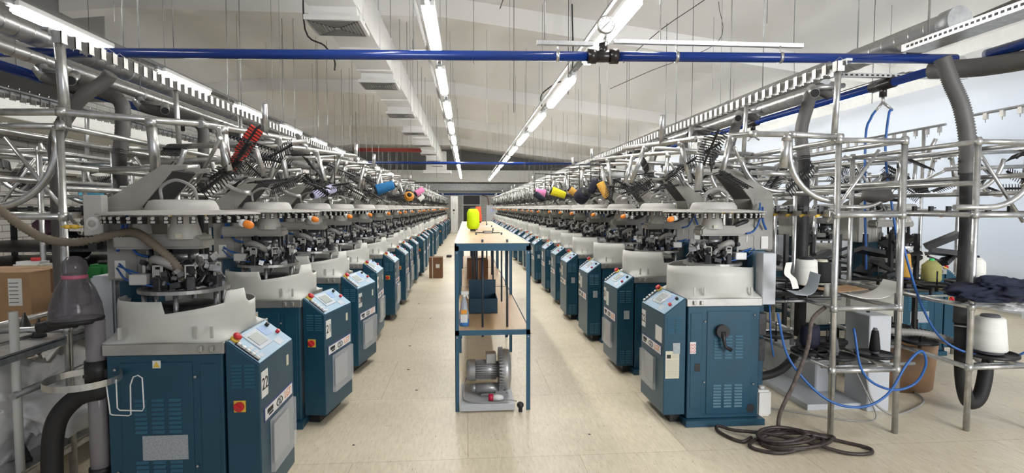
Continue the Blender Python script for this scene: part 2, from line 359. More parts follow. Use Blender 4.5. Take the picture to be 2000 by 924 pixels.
for a_ in (0.93, 1.10): j.tube([cpp(a_), cpp(a_ + 0.065)], 0.056, 16)
j.rod((1.05, cpp(1.05)[1], 0), (1.05, cpp(1.05)[1], 0.10), 0.035, 14); j.build('tee_fitting', pipe_conn, cp)
tag(cp, 'blue compressed air pipe crossing the hall overhead with a black tee', 'air pipe')
g = empty('pressure_gauge', (1.075, 4.36, 2.76))
MB().rod((0, 0, 0), (0, 0, 0.05), 0.02, 12).rod((0, 0, 0.05), (0, 0, 0.09), 0.012, 10).build('stem', steel, g)
Rx = Matrix.Rotation(PI / 2, 3, 'X')
MB().lathe([(0, -0.02), (0.064, -0.02), (0.07, -0.005), (0.07, 0.02), (0.062, 0.026)], (0, 0, 0.145), 28, Rx).build('case', steel, g)
MB().lathe([(0.0, 0.022), (0.062, 0.022)], (0, 0, 0.145), 28, Rx).build('dial', white_p, g)
n_ = MB()
for k in range(9):
    a = PI * 1.25 - k * PI * 1.5 / 8; n_.rod((0.045 * math.cos(a), -0.0235, 0.145 + 0.045 * math.sin(a)), (0.056 * math.cos(a), -0.0235, 0.145 + 0.056 * math.sin(a)), 0.0012, 4)
n_.build('scale_mark', ink, g); MB().rod((-0.03, -0.0245, 0.115), (0.025, -0.0245, 0.168), 0.002, 5).build('needle', ink, g)
tag(g, 'round pressure gauge with white dial above the black pipe tee', 'gauge')
r = MB().box(0.54, 0.98, 4.34, 4.38, 2.745, 2.775).box(1.12, 2.62, 4.26, 4.30, 2.745, 2.775)
tag(r.build('strut_channel', galv), 'grey steel channel above the cross pipe that the clamps hang from', 'channel')
MB().rod((1.48, 4.28, 2.77), (1.48, 4.28, cz(1.48)), 0.006, 6).build('drop_rod', galv, bpy.data.objects['strut_channel'])
MB().rod((0.6, 4.36, 2.77), (0.6, 4.36, cz(0.6)), 0.004, 6).build('drop_rod', galv_d, bpy.data.objects['strut_channel'])
MB().rod((2.55, 4.28, 2.77), (2.55, 4.28, cz(2.55)), 0.004, 6).build('drop_rod', galv_d, bpy.data.objects['strut_channel'])
# pipes along the rows
rp = empty('row_air_pipe', (3.88, 4.2, 2.64))
MB().tube([(0.0, -1.5, 0.0), (0, -0.22, 0)], 0.04, 20).build('pipe', pipe_blue, rp)
MB().tube([(0.0, -0.25, 0.0), (0, 0.25, 0)], 0.052, 16).rod((-0.2, 0.0, 0), (0, 0, 0), 0.05, 16).build('wrapped_tee', clear, rp)
MB().tube([(0.0, 0.2, 0.0), (-0.12, 30, 0)], 0.037, 20).build('pipe', pipe_blue, rp)
for k in range(8):
    y = 0.83 + k * 2.4
    e = MB(); e.tube([(-0.006, y - 0.14, 0), (-0.006, y + 0.14, 0)], 0.05, 16); e.rod((0, y, 0), (0, y, -0.11), 0.032, 12); e.build('valve_tee', pipe_conn, rp)
    v = MB().rod((0, y, -0.11), (0, y, -0.17), 0.014, 8).rod((0, y, -0.16), (-0.07, y, -0.24), 0.012, 8).rod((0, y, -0.16), (0.08, y - 0.02, -0.23), 0.012, 8); v.build('outlet', steel, rp)
hn = MB(Matrix.Translation((0.0, -0.62, 0.0))).box(-0.022, 0.022, -0.012, 0.004, -0.27, -0.02); hn.build('valve_handle', mat('handle_blue', (0.03, 0.03, 0.35), 0.35), rp, bevel=0.004)
tag(rp, 'blue air pipe running down the curtain side with black valve tees', 'air pipe')
for k, (dx, col_) in enumerate(((-0.07, blue_t), (0.08, blue_t))):
    h = MB().tube(spline([[(3.81, 5.03, 2.40), (3.76, 5.02, 2.33), (3.70, 5.0, 2.16), (3.70, 4.98, 1.52), (3.71, 4.95, 0.9), (3.68, 4.95, 0.55)], [(3.96, 5.01, 2.41), (3.92, 5.0, 2.36), (3.90, 5.0, 2.0), (3.96, 4.98, 1.55), (4.02, 4.95, 1.15), (4.1, 4.9, 0.7)]][k], 8), 0.011, 8)
    tag(h.build('air_hose', col_), ['blue air hose dropping from the valve, hanging nearly straight on the post side', 'blue air hose dropping from the valve, swinging out towards the sheet curtain'][k], 'air hose', 'blue air hoses')
lp = empty('row_air_pipe', (-3.35, 4.6, 2.52))
MB().tube([(0, -3.0, 0), (0.05, 28, 0)], 0.037, 20).build('pipe', pipe_blue, lp)
for k in range(7):
    y = -1.2 + k * 1.8; MB().tube([(0, y - 0.1, 0), (0, y + 0.1, 0)], 0.052, 14).rod((0, y, 0), (0, y, -0.12), 0.03, 10).build('coupling', clear if k == 0 else pipe_conn, lp)
tag(lp, 'blue air pipe along the brick wall side below the round ducts', 'air pipe')
pipe((-2.6, 15.2, 2.68), (3.85, 15.2, 2.68), 'far_air_pipe', 'second blue pipe crossing the hall far down above the table')
pipe((-3.2, 34.6, 2.3), (4.2, 34.6, 2.3), 'far_wall_pipe', 'blue pipe running across the far brick wall over the door', 0.05)
tag(MB().box(-4.3, -1.65, 22.0, 22.12, 3.63, 3.76).build('red_ceiling_beam', mat('red_oxide', (0.25, 0.03, 0.02), 0.6)), 'dark red steel bar hung below the ceiling beside the air duct', 'steel bar')
MB().rod((-1.66, 22.05, 3.7), (-1.66, 22.05, cz(-1.66)), 0.012, 6).rod((-4.2, 22.05, 3.7), (-4.2, 22.05, cz(-4.2)), 0.012, 6).build('hanger', galv_d, bpy.data.objects['red_ceiling_beam'])
# big perforated tray at upper right
ct = MB(); ct.box(3.08, 3.26, 1.8, 3.83, 2.60, 2.605).box(3.08, 3.085, 1.8, 3.83, 2.605, 2.65).box(3.255, 3.26, 1.8, 3.83, 2.605, 2.65)
cto = ct.build('cable_tray', galv); tag(cto, 'wide perforated steel cable tray ending beside the capped round duct', 'cable tray')
hl = MB()
for k in range(50): hl.box(3.078, 3.0802, 1.85 + k * 0.039, 1.872 + k * 0.039, 2.618, 2.634)
hl.build('perforation', dark, cto)
MB().rod((3.17, 3.7, 2.60), (3.17, 3.7, cz(3.17)), 0.008, 6).build('hanger', galv, cto)
for k, (xa, ya, za, xb) in enumerate(((3.0, 4.30, 2.66, 3.55), (3.3, 4.9, 2.68, 4.6))):
    m_ = MB().box(xa, xb, ya, ya + 0.045, za, za + 0.035)
    o_ = m_.build('strut_bracket', galv); tag(o_, ['short perforated steel strut under the capped round duct', 'perforated strut crossing behind the blue valve pipe'][k], 'bracket', 'perforated struts')
    h_ = MB()
    for q in range(int((xb - xa) / 0.05)): h_.box(xa + 0.01 + q * 0.05, xa + 0.035 + q * 0.05, ya - 0.002, ya, za + 0.01, za + 0.025)
    h_.build('perforation', dark, o_)
pc = MB().tube(spline([(3.55, 4.35, 2.76), (3.78, 4.0, 2.86), (3.95, 3.2, 2.98), (4.0, 2.2, 3.1), (4.0, 1.4, 3.15)], 8), 0.06, 14)
tag(pc.build('ducting_hose', hose_g), 'thick dark grey hose curving over the perforated cable tray', 'hose')
pc = MB().tube(spline([(3.72, 4.3, 2.60), (3.85, 3.9, 2.54), (3.98, 3.4, 2.54), (4.1, 2.4, 2.6), (4.1, 1.4, 2.65)], 8), 0.07, 14)
tag(pc.build('ducting_hose', hose_g), 'thick dark grey hose passing under the blue pipe end', 'hose')
pc = MB().tube(spline([(3.93, 3.45, 2.66), (3.95, 3.2, 2.72), (3.98, 2.4, 2.75), (4.0, 1.5, 2.75)], 6), 0.075, 14)
tag(pc.build('plastic_wrap', mat('brown_wrap', (0.22, 0.19, 0.15), 0.25, alpha=0.8, bump=0.6, scale=20)), 'crinkled clear plastic wrapped round the blue pipe end', 'plastic wrap')
# suspension wires and loose black cables under the ceiling
random.seed(5)
wl = [(-4.6, 7.4), (-3.6, 6.2), (-3.0, 9.5), (-2.6, 7.9), (-2.0, 10.2), (-3.2, 12.5), (-1.9, 14.0), (-4.4, 13), (-0.9, 9.3), (0.5, 6.0), (0.4, 11.2), (0.7, 9.2), (1.9, 7.6), (2.6, 6.4), (3.4, 7.4), (2.2, 10.8), (4.0, 9.0), (3.1, 5.7), (1.5, 14.5), (2.7, 14), (-2.8, 17.5), (-3.8, 18), (0.1, 7.6), (0.9, 5.0), (3.9, 5.2), (1.6, 12.5), (2.0, 17), (-1.0, 19)]
for k, (x, y) in enumerate(sorted(wl)):
    zt = cz(x); zb = 2.5 if k % 3 else 3.4
    o_ = MB().rod((x, y, zb), (x, y, zt), 0.003, 6).build('suspension_wire', galv_d if k % 2 else ink)
    tag(o_, f'thin wire hanging straight from the ceiling, {ORD[k]} counted from the brick wall', 'wire', 'ceiling suspension wires')
for k, (p, lab) in enumerate(((((-2.45, 5.3, 4.3), (-2.3, 5.4, 4.15), (-2.12, 5.5, 3.95), (-2.08, 5.5, 3.7)), 'loose black cable end hanging beside the first duct diffuser'),
        (((-2.35, 8.6, 4.1), (-2.1, 8.7, 3.9), (-1.97, 8.75, 3.7), (-1.97, 8.75, 3.55)), 'loose black cable end hanging beside the second duct diffuser'),
        (((1.95, 5.2, 3.85), (1.7, 5.6, 3.6), (1.35, 6.0, 3.25), (1.34, 6.0, 3.1)), 'black cable sagging from the ceiling behind the pressure gauge'),
        (((1.75, 9.4, 3.75), (1.5, 9.6, 3.6), (1.3, 9.8, 3.45), (1.3, 9.8, 3.25)), 'black cable end below the ceiling between the two light strips'),
        (((2.9, 6.2, 4.05), (2.3, 6.6, 3.6), (1.95, 7, 3.3)), 'thin slanting cord below the ceiling over the curtain side row'),
        (((3.8, 8.4, 4.0), (2.9, 8.8, 3.65), (2.3, 9, 3.4)), 'thin slanting cord farther down above the curtain side row'),
        (((0.62, 6.4, 4.4), (0.5, 6.6, 4.1), (0.4, 6.8, 3.85)), 'short dark rod slanting below the ceiling near the gauge'),
        )):
    p = ((p[0][0], p[0][1], cz(p[0][0])),) + p
    tag(MB().tube(spline(p, 5), 0.012 if k < 4 else 0.005, 6).build('hanging_cable', black if k < 4 else ink), lab, 'cable', 'loose cables under the ceiling')
# ---------------------------------------------------------------- knitting machines
# local frame: X outward from the aisle (0 = aisle face of the control cabinet), Y along the row, Z up; side 'R' or 'L' (L is mirrored in X, and turned, so its far face is R's near face)
MY = 0.50                                                     # length of the control cabinet
def louvers(mb, xs, w, z0, n, dz, y, out):
    for x in xs:
        for k in range(n):
            z = z0 + k * dz
            mb.add([(x, y, z), (x + w, y, z), (x + w, y + out * 0.006, z - 0.0 + 0.0015), (x, y + out * 0.006, z + 0.0015), (x, y, z + dz * 0.62), (x + w, y, z + dz * 0.62)],
                   [(0, 1, 2, 3), (3, 2, 5, 4), (0, 3, 4), (1, 5, 2)])
    return mb
def number_plate(parent, num, S, side):
    y = 0.06 if side == 'L' else MY - 0.06
    e = MB(S).box(-0.0025, 0.0, y - 0.042, y + 0.042, 0.60, 0.725).build('number_label', paper, parent)
    sx = 1 if side == 'R' else -1
    text_mesh('number', num, 0.082, ink, e, (-0.0032 * sx, y, 0.662), (PI / 2, 0, -PI / 2 if side == 'R' else PI / 2))
    return e
def build_guard(side, S, parent, variant):
    cx, cy, n = 0.435, 0.28, 120; vs = []; fs = []
    levels = [(0.878, 1.0), (0.888, 0.75), (0.902, 0.38), (0.915, 0.12), (0.93, 0.0), (1.0, 0.0), (1.03, 0.0)]
    def top(d):
        if side == 'L':
            # d measured with camera side = 270, aisle side = 180 in mirrored local frame
            if 264 <= d < 360: return 1.072 - 0.010 * (d - 264) / 96
            if 214 <= d < 264: return 1.015 + 0.03 * (264 - d) / 50
            if 190 <= d < 214: return 1.10
            if 100 < d < 186: return 1.03
            return 1.045
        if variant == 1: return 1.10 - 0.012 * (1 + math.cos(math.radians(d * 2 + 40)))
        if 170 <= d < 265: return 1.10
        if 265 <= d < 350: return 1.005
        return 1.03
    def rad(a, q, r=0.302):
        c, s_ = abs(math.cos(a)), abs(math.sin(a)); sq = min(0.285 / max(c, 1e-3), 0.285 / max(s_, 1e-3), 0.375)
        return r * (1 - q) + sq * q
    for (z, q) in levels:
        for k in range(n):
            a = 2 * PI * k / n; R_ = rad(a, q)
            vs.append((cx + R_ * math.cos(a), cy + R_ * math.sin(a), z))
    for tier in (0, 1):
        for k in range(n):
            a = 2 * PI * k / n; R_ = rad(a, 0) - (0.0 if tier == 0 else 0.004)
            t = top(math.degrees(a) % 360); vs.append((cx + R_ * math.cos(a), cy + R_ * math.sin(a), t if tier else min(t, 1.03)))
    nl = len(levels); rows = list(range(nl - 1)) + [nl, nl + 1]
    for i in range(len(rows) - 1):
        for k in range(n):
            a, b = rows[i] * n + k, rows[i] * n + (k + 1) % n; c_, d_ = rows[i + 1] * n + (k + 1) % n, rows[i + 1] * n + k
            fs.append((a, b, c_, d_))
    m = MB(S); m.add(vs, fs, True)
    me = m.build('splash_guard', cream, parent)
    sol = me.modifiers.new('s', 'SOLIDIFY'); sol.thickness = 0.006; sol.offset = -1
    dg = bpy.context.evaluated_depsgraph_get(); me2 = bpy.data.meshes.new_from_object(me.evaluated_get(dg)); me.modifiers.clear(); me.data = me2
    h = MB(S)
    for (x, y) in ((0.60, -0.004), (0.27, -0.002), (0.20, 0.0)): h.box(x, x + 0.012, y - 0.012, y, 0.90, 0.955)
    h.build('guard_clip', cast_lt, me)
    return me
def build_machine(side, lod, variant=0, name='knitting_machine'):
    sx = 1 if side == 'R' else -1
    S = Matrix.Diagonal((sx, 1, 1, 1)); root = empty(name); rnd = random.Random(7 + variant)
    fy = (lambda y: y) if side == 'L' else (lambda y: MY - y)        # panel items swap ends between the rows
    # control cabinet
    m = MB(S).prism([(0, 0.075), (0.152, 0.075), (0.152, 0.885), (0.0, 0.768)], 'y', 0, MY)
    cab = m.build('control_cabinet', teal, root, bevel=0.004)
    MB(S).box(0.075, 0.15, 0.07, MY - 0.05, 0.0, 0.076).build('cabinet_base', black, root)
    slope = (0.885 - 0.768) / 0.152; ang = math.atan(slope)
    PM = S @ Matrix.Translation((0, 0, 0.768)) @ Matrix.Rotation(-ang, 4, 'Y')     # panel plane: x' up the slope, z' off the panel
    L = 0.152 / math.cos(ang)
    p = MB(PM).box(0.004, L - 0.012, 0.008, MY - 0.008, 0.001, 0.006).build('control_panel', panel_blue, cab, bevel=0.002)
    q = MB(PM)
    a, b = sorted((fy(0.13), fy(0.30))); q.box(0.055, 0.165, a, b, 0.006, 0.010); q.build('display_bezel', panel_grey, p)
    a, b = sorted((fy(0.155), fy(0.27))); MB(PM).box(0.075, 0.145, a, b, 0.010, 0.0125).build('display_screen', mat('lcd_grey', (0.20, 0.24, 0.22), 0.35) if 'lcd_grey' not in MAT else MAT['lcd_grey'], p)
    a, b = sorted((fy(0.10), fy(0.12)))
    q = MB(PM); a, b = sorted((fy(0.012), fy(0.036)))
    for k in range(5):
        x = 0.018 + k * 0.026
        q.box(x, x + 0.026, a, b, 0.006, 0.012)
    q.build('key_strip', black, p)
    for k in range(5):
        x = 0.021 + k * 0.026; a, b = sorted((fy(0.016), fy(0.034)))
        MB(PM).box(x, x + 0.017, a, b, 0.010, 0.022).build('rocker_key', white_p, p, bevel=0.002)
    y = fy(0.045); MB(PM).rod((0.166, y, 0.004), (0.166, y, 0.02), 0.022, 14).build('emergency_collar', yellow, p)
    MB(PM).lathe([(0, 0.045), (0.014, 0.044), (0.021, 0.037), (0.021, 0.028), (0.012, 0.024), (0.01, 0.018)], (0.166, y, 0), 16).build('emergency_button', red, p)
    for (x, yy, mm, nm) in ((0.085, 0.44, red, 'red_button'), (0.15, 0.43, black, 'selector_knob')):
        MB(PM).rod((x, fy(yy), 0.006), (x, fy(yy), 0.024), 0.011, 12).build(nm, mm, p)
    q = MB(PM)
    for k in range(3):
        a, b = sorted((fy(0.07), fy(0.11))); MB(PM).box(0.02 + 0.03 * k, 0.04 + 0.03 * k, a, b, 0.006, 0.0072).build('key_field', panel_grey, p)
    a, b = sorted((fy(0.32), fy(0.40))); MB(PM).box(0.02, 0.06, a, b, 0.006, 0.0072).build('key_field', panel_grey, p); q.box(0.10, 0.165, a, b, 0.006, 0.0072); q.build('key_field', mat('key_field_blue', (0.20, 0.33, 0.58), 0.4) if 'key_field_blue' not in MAT else MAT['key_field_blue'], p)
    for x in (0.022, 0.080): louvers(MB(S), (x,), 0.046, 0.645 if side == 'R' else 0.66, 7, 0.0165, 0.0, -1).build('vent_louver', teal_lt, cab)
    if side == 'R' and variant != 1:
        for x in (0.03, 0.085): louvers(MB(S), (x,), 0.042, 0.10, 7, 0.017, 0.0, -1).build('vent_louver', teal_lt, cab)
    if side == 'L':
        MB(S).box(0.065, 0.118, -0.004, 0, 0.548, 0.602).build('switch_plate', yellow, cab)
        k = MB(S).rod((0.0915, -0.004, 0.575), (0.0915, -0.018, 0.575), 0.022, 16).box(0.0865, 0.0965, -0.03, -0.016, 0.553, 0.597, Matrix.Rotation(PI / 4, 3, 'Y')); k.build('rotary_switch', red, cab)
    else:
        MB(S).box(0.062, 0.112, -0.003, 0, 0.50, 0.575).build('rating_plate', mat('plate_grey', (0.33, 0.36, 0.38), 0.5, var=0.22, scale=120) if 'plate_grey' not in MAT else MAT['plate_grey'], cab)
    # aisle side: brand strip, paper, document pocket
    y0, y1 = (0.045, 0.47); z0, z1 = (0.475, 0.545)
    if side == 'R' and variant != 1: z0, z1 = 0.46, 0.54
    st_ = MB(S).box(-0.003, 0, y0, y1, z0, z1).build('brand_strip', purple, cab)
    MB(S).box(-0.004, -0.003, y0 + 0.008, y1 - 0.008, z0 + 0.007, z1 - 0.007).build('strip_face', white_p, st_)
    g = MB(S); zc = (z0 + z1) / 2; fl = (lambda y_: y_) if side == 'L' else (lambda y_: 0.515 - y_)
    a, b = sorted((fl(0.08), fl(0.16))); g.box(-0.0048, -0.004, a, b, zc - 0.004, zc + 0.018).box(-0.0048, -0.004, a + 0.02, b, zc - 0.018, zc - 0.008).build('dark_logo', ink, st_)
    if lod < 2:
        g = MB(S)
        for yc in (0.24, 0.27): g.tube([(-0.0045, fl(yc) + 0.026 * math.cos(t * PI / 8), zc + 0.014 * math.sin(t * PI / 8)) for t in range(16)], 0.002, 4, closed=True)
        g.tube([(-0.0045, fl(0.255) + 0.045 * math.cos(t * PI / 8), zc + 0.022 * math.sin(t * PI / 8)) for t in range(16)], 0.0016, 4, closed=True); g.build('oval_emblem', ink, st_)
        text_mesh('orange_letters', 'LGT', 0.055, ink_o, st_, (-0.0045 * sx, fl(0.385), zc), (PI / 2, 0, -PI / 2 if side == 'R' else PI / 2))
        g = MB(S)
        if side == 'L' and variant != 2: g.box(-0.003, 0, 0.385, 0.415, 0.655, 0.71)
        elif side == 'R' and variant == 1: g.box(-0.003, 0, 0.04, 0.17, 0.565, 0.67)
        else: g.box(-0.003, 0, 0.3, 0.38, 0.57, 0.70)
        g.build('instruction_label', paper_y if side == 'L' else paper, cab)
    if variant in (0, 1):
        pk = MB(S); ya, yb = (0.12, 0.47) if side == 'L' else (0.16, 0.47)
        pk.box(-0.022, -0.002, ya, yb, 0.20, 0.46 if side == 'L' else 0.43); pk.build('document_pocket', clear, cab)
        MB(S).box(-0.014, -0.010, ya + 0.02, yb - 0.1, 0.24, 0.43).build('document', mat('doc_grey', (0.35, 0.36, 0.37), 0.6) if 'doc_grey' not in MAT else MAT['doc_grey'], cab)
    # main cabinet
    c0, c1, d1 = 0.165, 0.675, 0.56
    body = MB(S).box(c0, c1, 0.0, d1, 0.045, 0.825).build('machine_body', teal, root, bevel=0.005)
    MB(S).box(c0 - 0.02, c1 + 0.03, -0.045, d1 + 0.02, 0.0, 0.045).build('base_plate', teal, root, bevel=0.003)
    pr = MB(S)
    pr.box(c0 + 0.135, c1 - 0.06, -0.005, 0.0, 0.075, 0.79).box(c0 + 0.02, c0 + 0.10, -0.004, 0.0, 0.12, 0.78)
    pan = pr.build('service_panel', teal, body, bevel=0.004)
    lv = MB(S); XL = (c0 + 0.185, c0 + 0.26, c0 + 0.335)
    for x in XL:
        for z in (0.46, 0.12 if side == 'R' else 0.17): louvers(MB(S), (x,), 0.055, z, 8, 0.021, -0.005, -1).build('vent_louver', teal_lt, body)
    bl = MB(S)
    for (x, z) in ((c0 + 0.12, 0.72), (c1 - 0.04, 0.76), (c0 + 0.12, 0.30), (c1 - 0.04, 0.28)): bl.lathe([(0, -0.004), (0.006, -0.003), (0.007, 0.003)], (x, -0.006, z), 8, Rx)
    bl.build('bolt', steel, body)
    if side == 'R':
        if lod < 2:
            MB(S).rod((c0 + 0.235, -0.006, 0.655), (c0 + 0.235, -0.04, 0.655), 0.046, 20).build('crank_hub', black, body)
            MB(S).tube([(c0 + 0.235, -0.035, 0.655), (c0 + 0.235, -0.045, 0.60), (c0 + 0.245, -0.05, 0.555), (c0 + 0.285, -0.055, 0.53)], 0.012, 8, rr=[0.018, 0.014, 0.012, 0.014]).build('crank_handle', black, body)
        MB(S).rod((c1 - 0.055, -0.002, 0.11), (c1 - 0.055, -0.007, 0.11), 0.03, 18).build('cable_hole', ink, body)
        MB(S).box(c0 + 0.05, c0 + 0.09, -0.0055, -0.003, 0.375, 0.43).build('small_hole', ink, body, bevel=0.008)
    else:
        MB(S).box(c0 + 0.16, c0 + 0.36, -0.0075, -0.005, 0.335, 0.45).build('rating_plate', MAT['plate_grey'] if 'plate_grey' in MAT else mat('plate_grey', (0.33, 0.36, 0.38), 0.5, var=0.22, scale=120), body)
        wl_ = MB(S).box(c0 + 0.27, c0 + 0.305, -0.008, -0.005, 0.765, 0.80).build('warning_label', paper, body)
        MB(S).prism([(c0 + 0.273, 0.769), (c0 + 0.302, 0.769), (c0 + 0.2875, 0.796)], 'y', -0.0092, -0.008).build('triangle', yellow, wl_)
    # steel rim and guard
    MB(S).box(c0 - 0.012, c1 + 0.01, -0.012, d1 + 0.01, 0.825, 0.878).build('steel_rim', steel, root, bevel=0.003)
    lt = MB(S)
    for x in (c0 + 0.03, c0 + 0.08): lt.box(x, x + 0.018, -0.028, -0.012, 0.838, 0.866)
    lt.build('rim_latch', steel, root, bevel=0.003)
    build_guard(side, S, root, variant)
    cx, cy = 0.455, 0.28
    # cylinder, needle ring and mechanisms
    MB(S).lathe([(0.0, 1.02), (0.13, 1.02), (0.16, 1.0), (0.16, 0.88)], (cx, cy, 0), 20).build('cylinder_housing', dark, root)
    nr = MB(S).lathe([(0.13, 1.085), (0.205, 1.085), (0.205, 1.102), (0.13, 1.102), (0.13, 1.085)], (cx, cy, 0), 40, smooth=False).build('needle_ring', steel, root)
    for k in range(6): a = k * PI / 3 + 0.3; MB(S).rod((cx + 0.18 * math.cos(a), cy + 0.18 * math.sin(a), 0.93), (cx + 0.18 * math.cos(a), cy + 0.18 * math.sin(a), 1.085), 0.012, 8).build('ring_support', mech, nr)
    nf = 6
    for k in range(nf):
        a = PI + 0.15 + k * 2 * PI / 7.5; c_, s_ = math.cos(a), math.sin(a)
        T = S @ Matrix.Translation((cx + 0.165 * c_, cy + 0.165 * s_, 1.10)) @ Matrix.Rotation(a, 4, 'Z')
        fe = MB(T).box(-0.02, 0.02, -0.02, 0.02, 0, 0.07).box(-0.045, 0.0, -0.012, 0.012, 0.03, 0.085).build('yarn_finger_block', dark, root, bevel=0.004)
        w_ = MB(T)
        w_.box(0.0, 0.012, -0.024, -0.018, 0.06, 0.125).box(0.0, 0.012, 0.018, 0.024, 0.06, 0.125).box(0.0, 0.012, -0.024, 0.024, 0.119, 0.125).box(0.0, 0.012, -0.024, 0.024, 0.078, 0.084)
        for q_ in (-0.010, 0.0, 0.010): w_.box(0.002, 0.012, q_ - 0.003, q_ + 0.003, 0.084, 0.105)
        w_.build('finger_frame', cast_lt, fe)
    cl = MB(S); cm = MB(S)
    for k in range(120 if lod < 2 else 60):
        a = rnd.uniform(0, 2 * PI); r_ = rnd.uniform(0.03, 0.185); z = rnd.uniform(1.10, 1.17 + 0.09 * rnd.random()); x, y = cx + r_ * math.cos(a), cy + r_ * math.sin(a); s_ = rnd.uniform(0.008, 0.028)
        R = Euler((rnd.uniform(-.6, .6), rnd.uniform(-.6, .6), rnd.uniform(0, 3))).to_matrix()
        (cl if rnd.random() < 0.62 else cm).box(x - s_, x + s_, y - s_ * 0.6, y + s_ * 0.6, z - s_ * 0.5, z + s_ * 0.7, R)
    for k in range(16 if lod < 2 else 6):
        a = rnd.uniform(0, 2 * PI); x, y = cx + 0.12 * math.cos(a), cy + 0.12 * math.sin(a)
        cm.tube([(x, y, 1.12), (x + rnd.uniform(-.05, .05), y + rnd.uniform(-.05, .05), rnd.uniform(1.17, 1.23)), (x + rnd.uniform(-.08, .08), y + rnd.uniform(-.08, .08), 1.14)], 0.004, 5)
    wp = MB(S)
    for k in range(9):
        a = rnd.uniform(0, 2 * PI); r_ = rnd.uniform(0.06, 0.18); z = rnd.uniform(1.13, 1.24); x, y = cx + r_ * math.cos(a), cy + r_ * math.sin(a)
        wp.box(x - 0.010, x + 0.010, y - 0.007, y + 0.007, z, z + 0.022, Euler((rnd.random(), rnd.random(), rnd.random() * 3)).to_matrix())
    tag(wp.build('white_fitting', white_p, root), kind='stuff')
    for k in range(5):
        a = rnd.uniform(0, 2 * PI); r_ = rnd.uniform(0.08, 0.15); x, y = cx + r_ * math.cos(a), cy + r_ * math.sin(a); cl.rod((x, y, 1.10), (x + 0.01, y, 1.30), 0.011, 6)
    cl.build('selector_mechanism', dark, root); cm.build('cam_mechanism', mech, root)
    MB(S).rod((cx, cy, 1.10), (cx, cy, 1.32), 0.035, 14).rod((cx, cy, 1.17), (cx, cy, 1.22), 0.055, 14).rod((cx + 0.0, cy, 1.24), (cx, cy, 1.27), 0.065, 14).build('dial_shaft', mech, root)
    MB(S).box(cx + 0.10, cx + 0.18, cy - 0.16, cy - 0.10, 1.13, 1.18).build('junction_box', white_p if side == 'R' else cast_lt, root, bevel=0.004)
    if lod < 2:
        vb = MB(S); vb.tube(spline([(cx - 0.02, cy - 0.1, 1.2), (cx + 0.02, cy - 0.14, 1.235), (cx + 0.07, cy - 0.13, 1.25), (cx + 0.12, cy - 0.06, 1.23)], 6), 0.022, 10); vb.build('suction_elbow', hose_lt, root)
        MB(S).tube(spline([(cx + 0.3, cy - 0.02, 1.22), (cx + 0.2, cy - 0.09, 1.17), (cx + 0.1, cy - 0.12, 1.14), (cx - 0.03, cy - 0.15, 1.13)], 6), 0.005, 6).tube(spline([(cx + 0.3, cy - 0.04, 1.20), (cx + 0.2, cy - 0.13, 1.15), (cx + 0.05, cy - 0.16, 1.12)], 6), 0.005, 6).tube(spline([(cx + 0.3, cy - 0.03, 1.21), (cx + 0.22, cy - 0.07, 1.19), (cx + 0.08, cy - 0.1, 1.15)], 6), 0.005, 6).build('air_line', blue_t, root)
    # gear head on its arm
    gb = MB(S); gb.prism([(cx - 0.12, 1.295), (cx + 0.30, 1.295), (cx + 0.30, 1.365), (cx - 0.09, 1.37), (cx - 0.12, 1.345)], 'y', cy - 0.075, cy + 0.075)
    gb.build('gear_arm', cast, root, bevel=0.012, seg=2)
    MB(S).lathe([(0.078, 1.345), (0.074, 1.38), (0.055, 1.45), (0.052, 1.47), (0, 1.47)], (cx - 0.02, cy - 0.03, 0), 20).build('bell_cover', cast_lt, root)
    MB(S).lathe([(0.045, 1.36), (0.04, 1.42), (0.03, 1.47), (0, 1.47)], (cx + 0.20, cy, 0), 14).build('shaft_cover', cast_lt, root)
    MB(S).box(cx - 0.045, cx - 0.015, cy - 0.112, cy - 0.109, 1.352, 1.372).build('warning_label', paper_y, root)
    MB(S).box(cx - 0.05, cx + 0.03, cy - 0.05, cy + 0.05, 1.245, 1.297).build('head_plate', MAT['ink_black'], root)
    # yarn disc with feeders
    dz = 1.475
    MB(S).lathe([(0, dz + 0.012), (0.17, dz + 0.012), (0.30, dz + 0.004), (0.355, dz - 0.004), (0.358, dz - 0.010), (0.30, dz - 0.008), (0.0, dz - 0.006)], (cx, cy, 0), 48).build('yarn_disc', cast_lt, root)
    MB(S).lathe([(0.165, dz + 0.01), (0.16, dz + 0.03), (0.145, dz + 0.056), (0.125, dz + 0.062), (0.0, dz + 0.064)], (cx, cy, 0), 32).build('disc_dome', cast_lt, root)
    if lod == 0:
        for k in range(26):
            a = PI * 0.62 + k * 0.148 * 1.06; c_, s_ = math.cos(a), math.sin(a)
            T = S @ Matrix.Translation((cx + 0.325 * c_, cy + 0.325 * s_, dz)) @ Matrix.Rotation(a, 4, 'Z')
            f = MB(T).box(-0.02, 0.012, -0.012, 0.012, -0.050, -0.018).build('yarn_feeder', black, root)
            fm = MB(T); fm.rod((0.0, 0, -0.020), (0.020, 0, -0.026), 0.0075, 8).box(0.012, 0.016, -0.008, 0.008, -0.046, -0.036); fm.build('feeder_knob', MAT['cast_light_grey'], f)
    else:
        f = MB(S); f2 = MB(S)
        for k in range(26):
            a = PI * 0.62 + k * 0.148 * 1.06; c_, s_ = math.cos(a), math.sin(a)
            f.M = f2.M = S @ Matrix.Translation((cx + 0.325 * c_, cy + 0.325 * s_, dz)) @ Matrix.Rotation(a, 4, 'Z')
            f.box(-0.02, 0.012, -0.012, 0.012, -0.050, -0.018); f2.box(0.0, 0.022, -0.0065, 0.0065, -0.032, -0.018).box(0.012, 0.016, -0.008, 0.008, -0.046, -0.036)
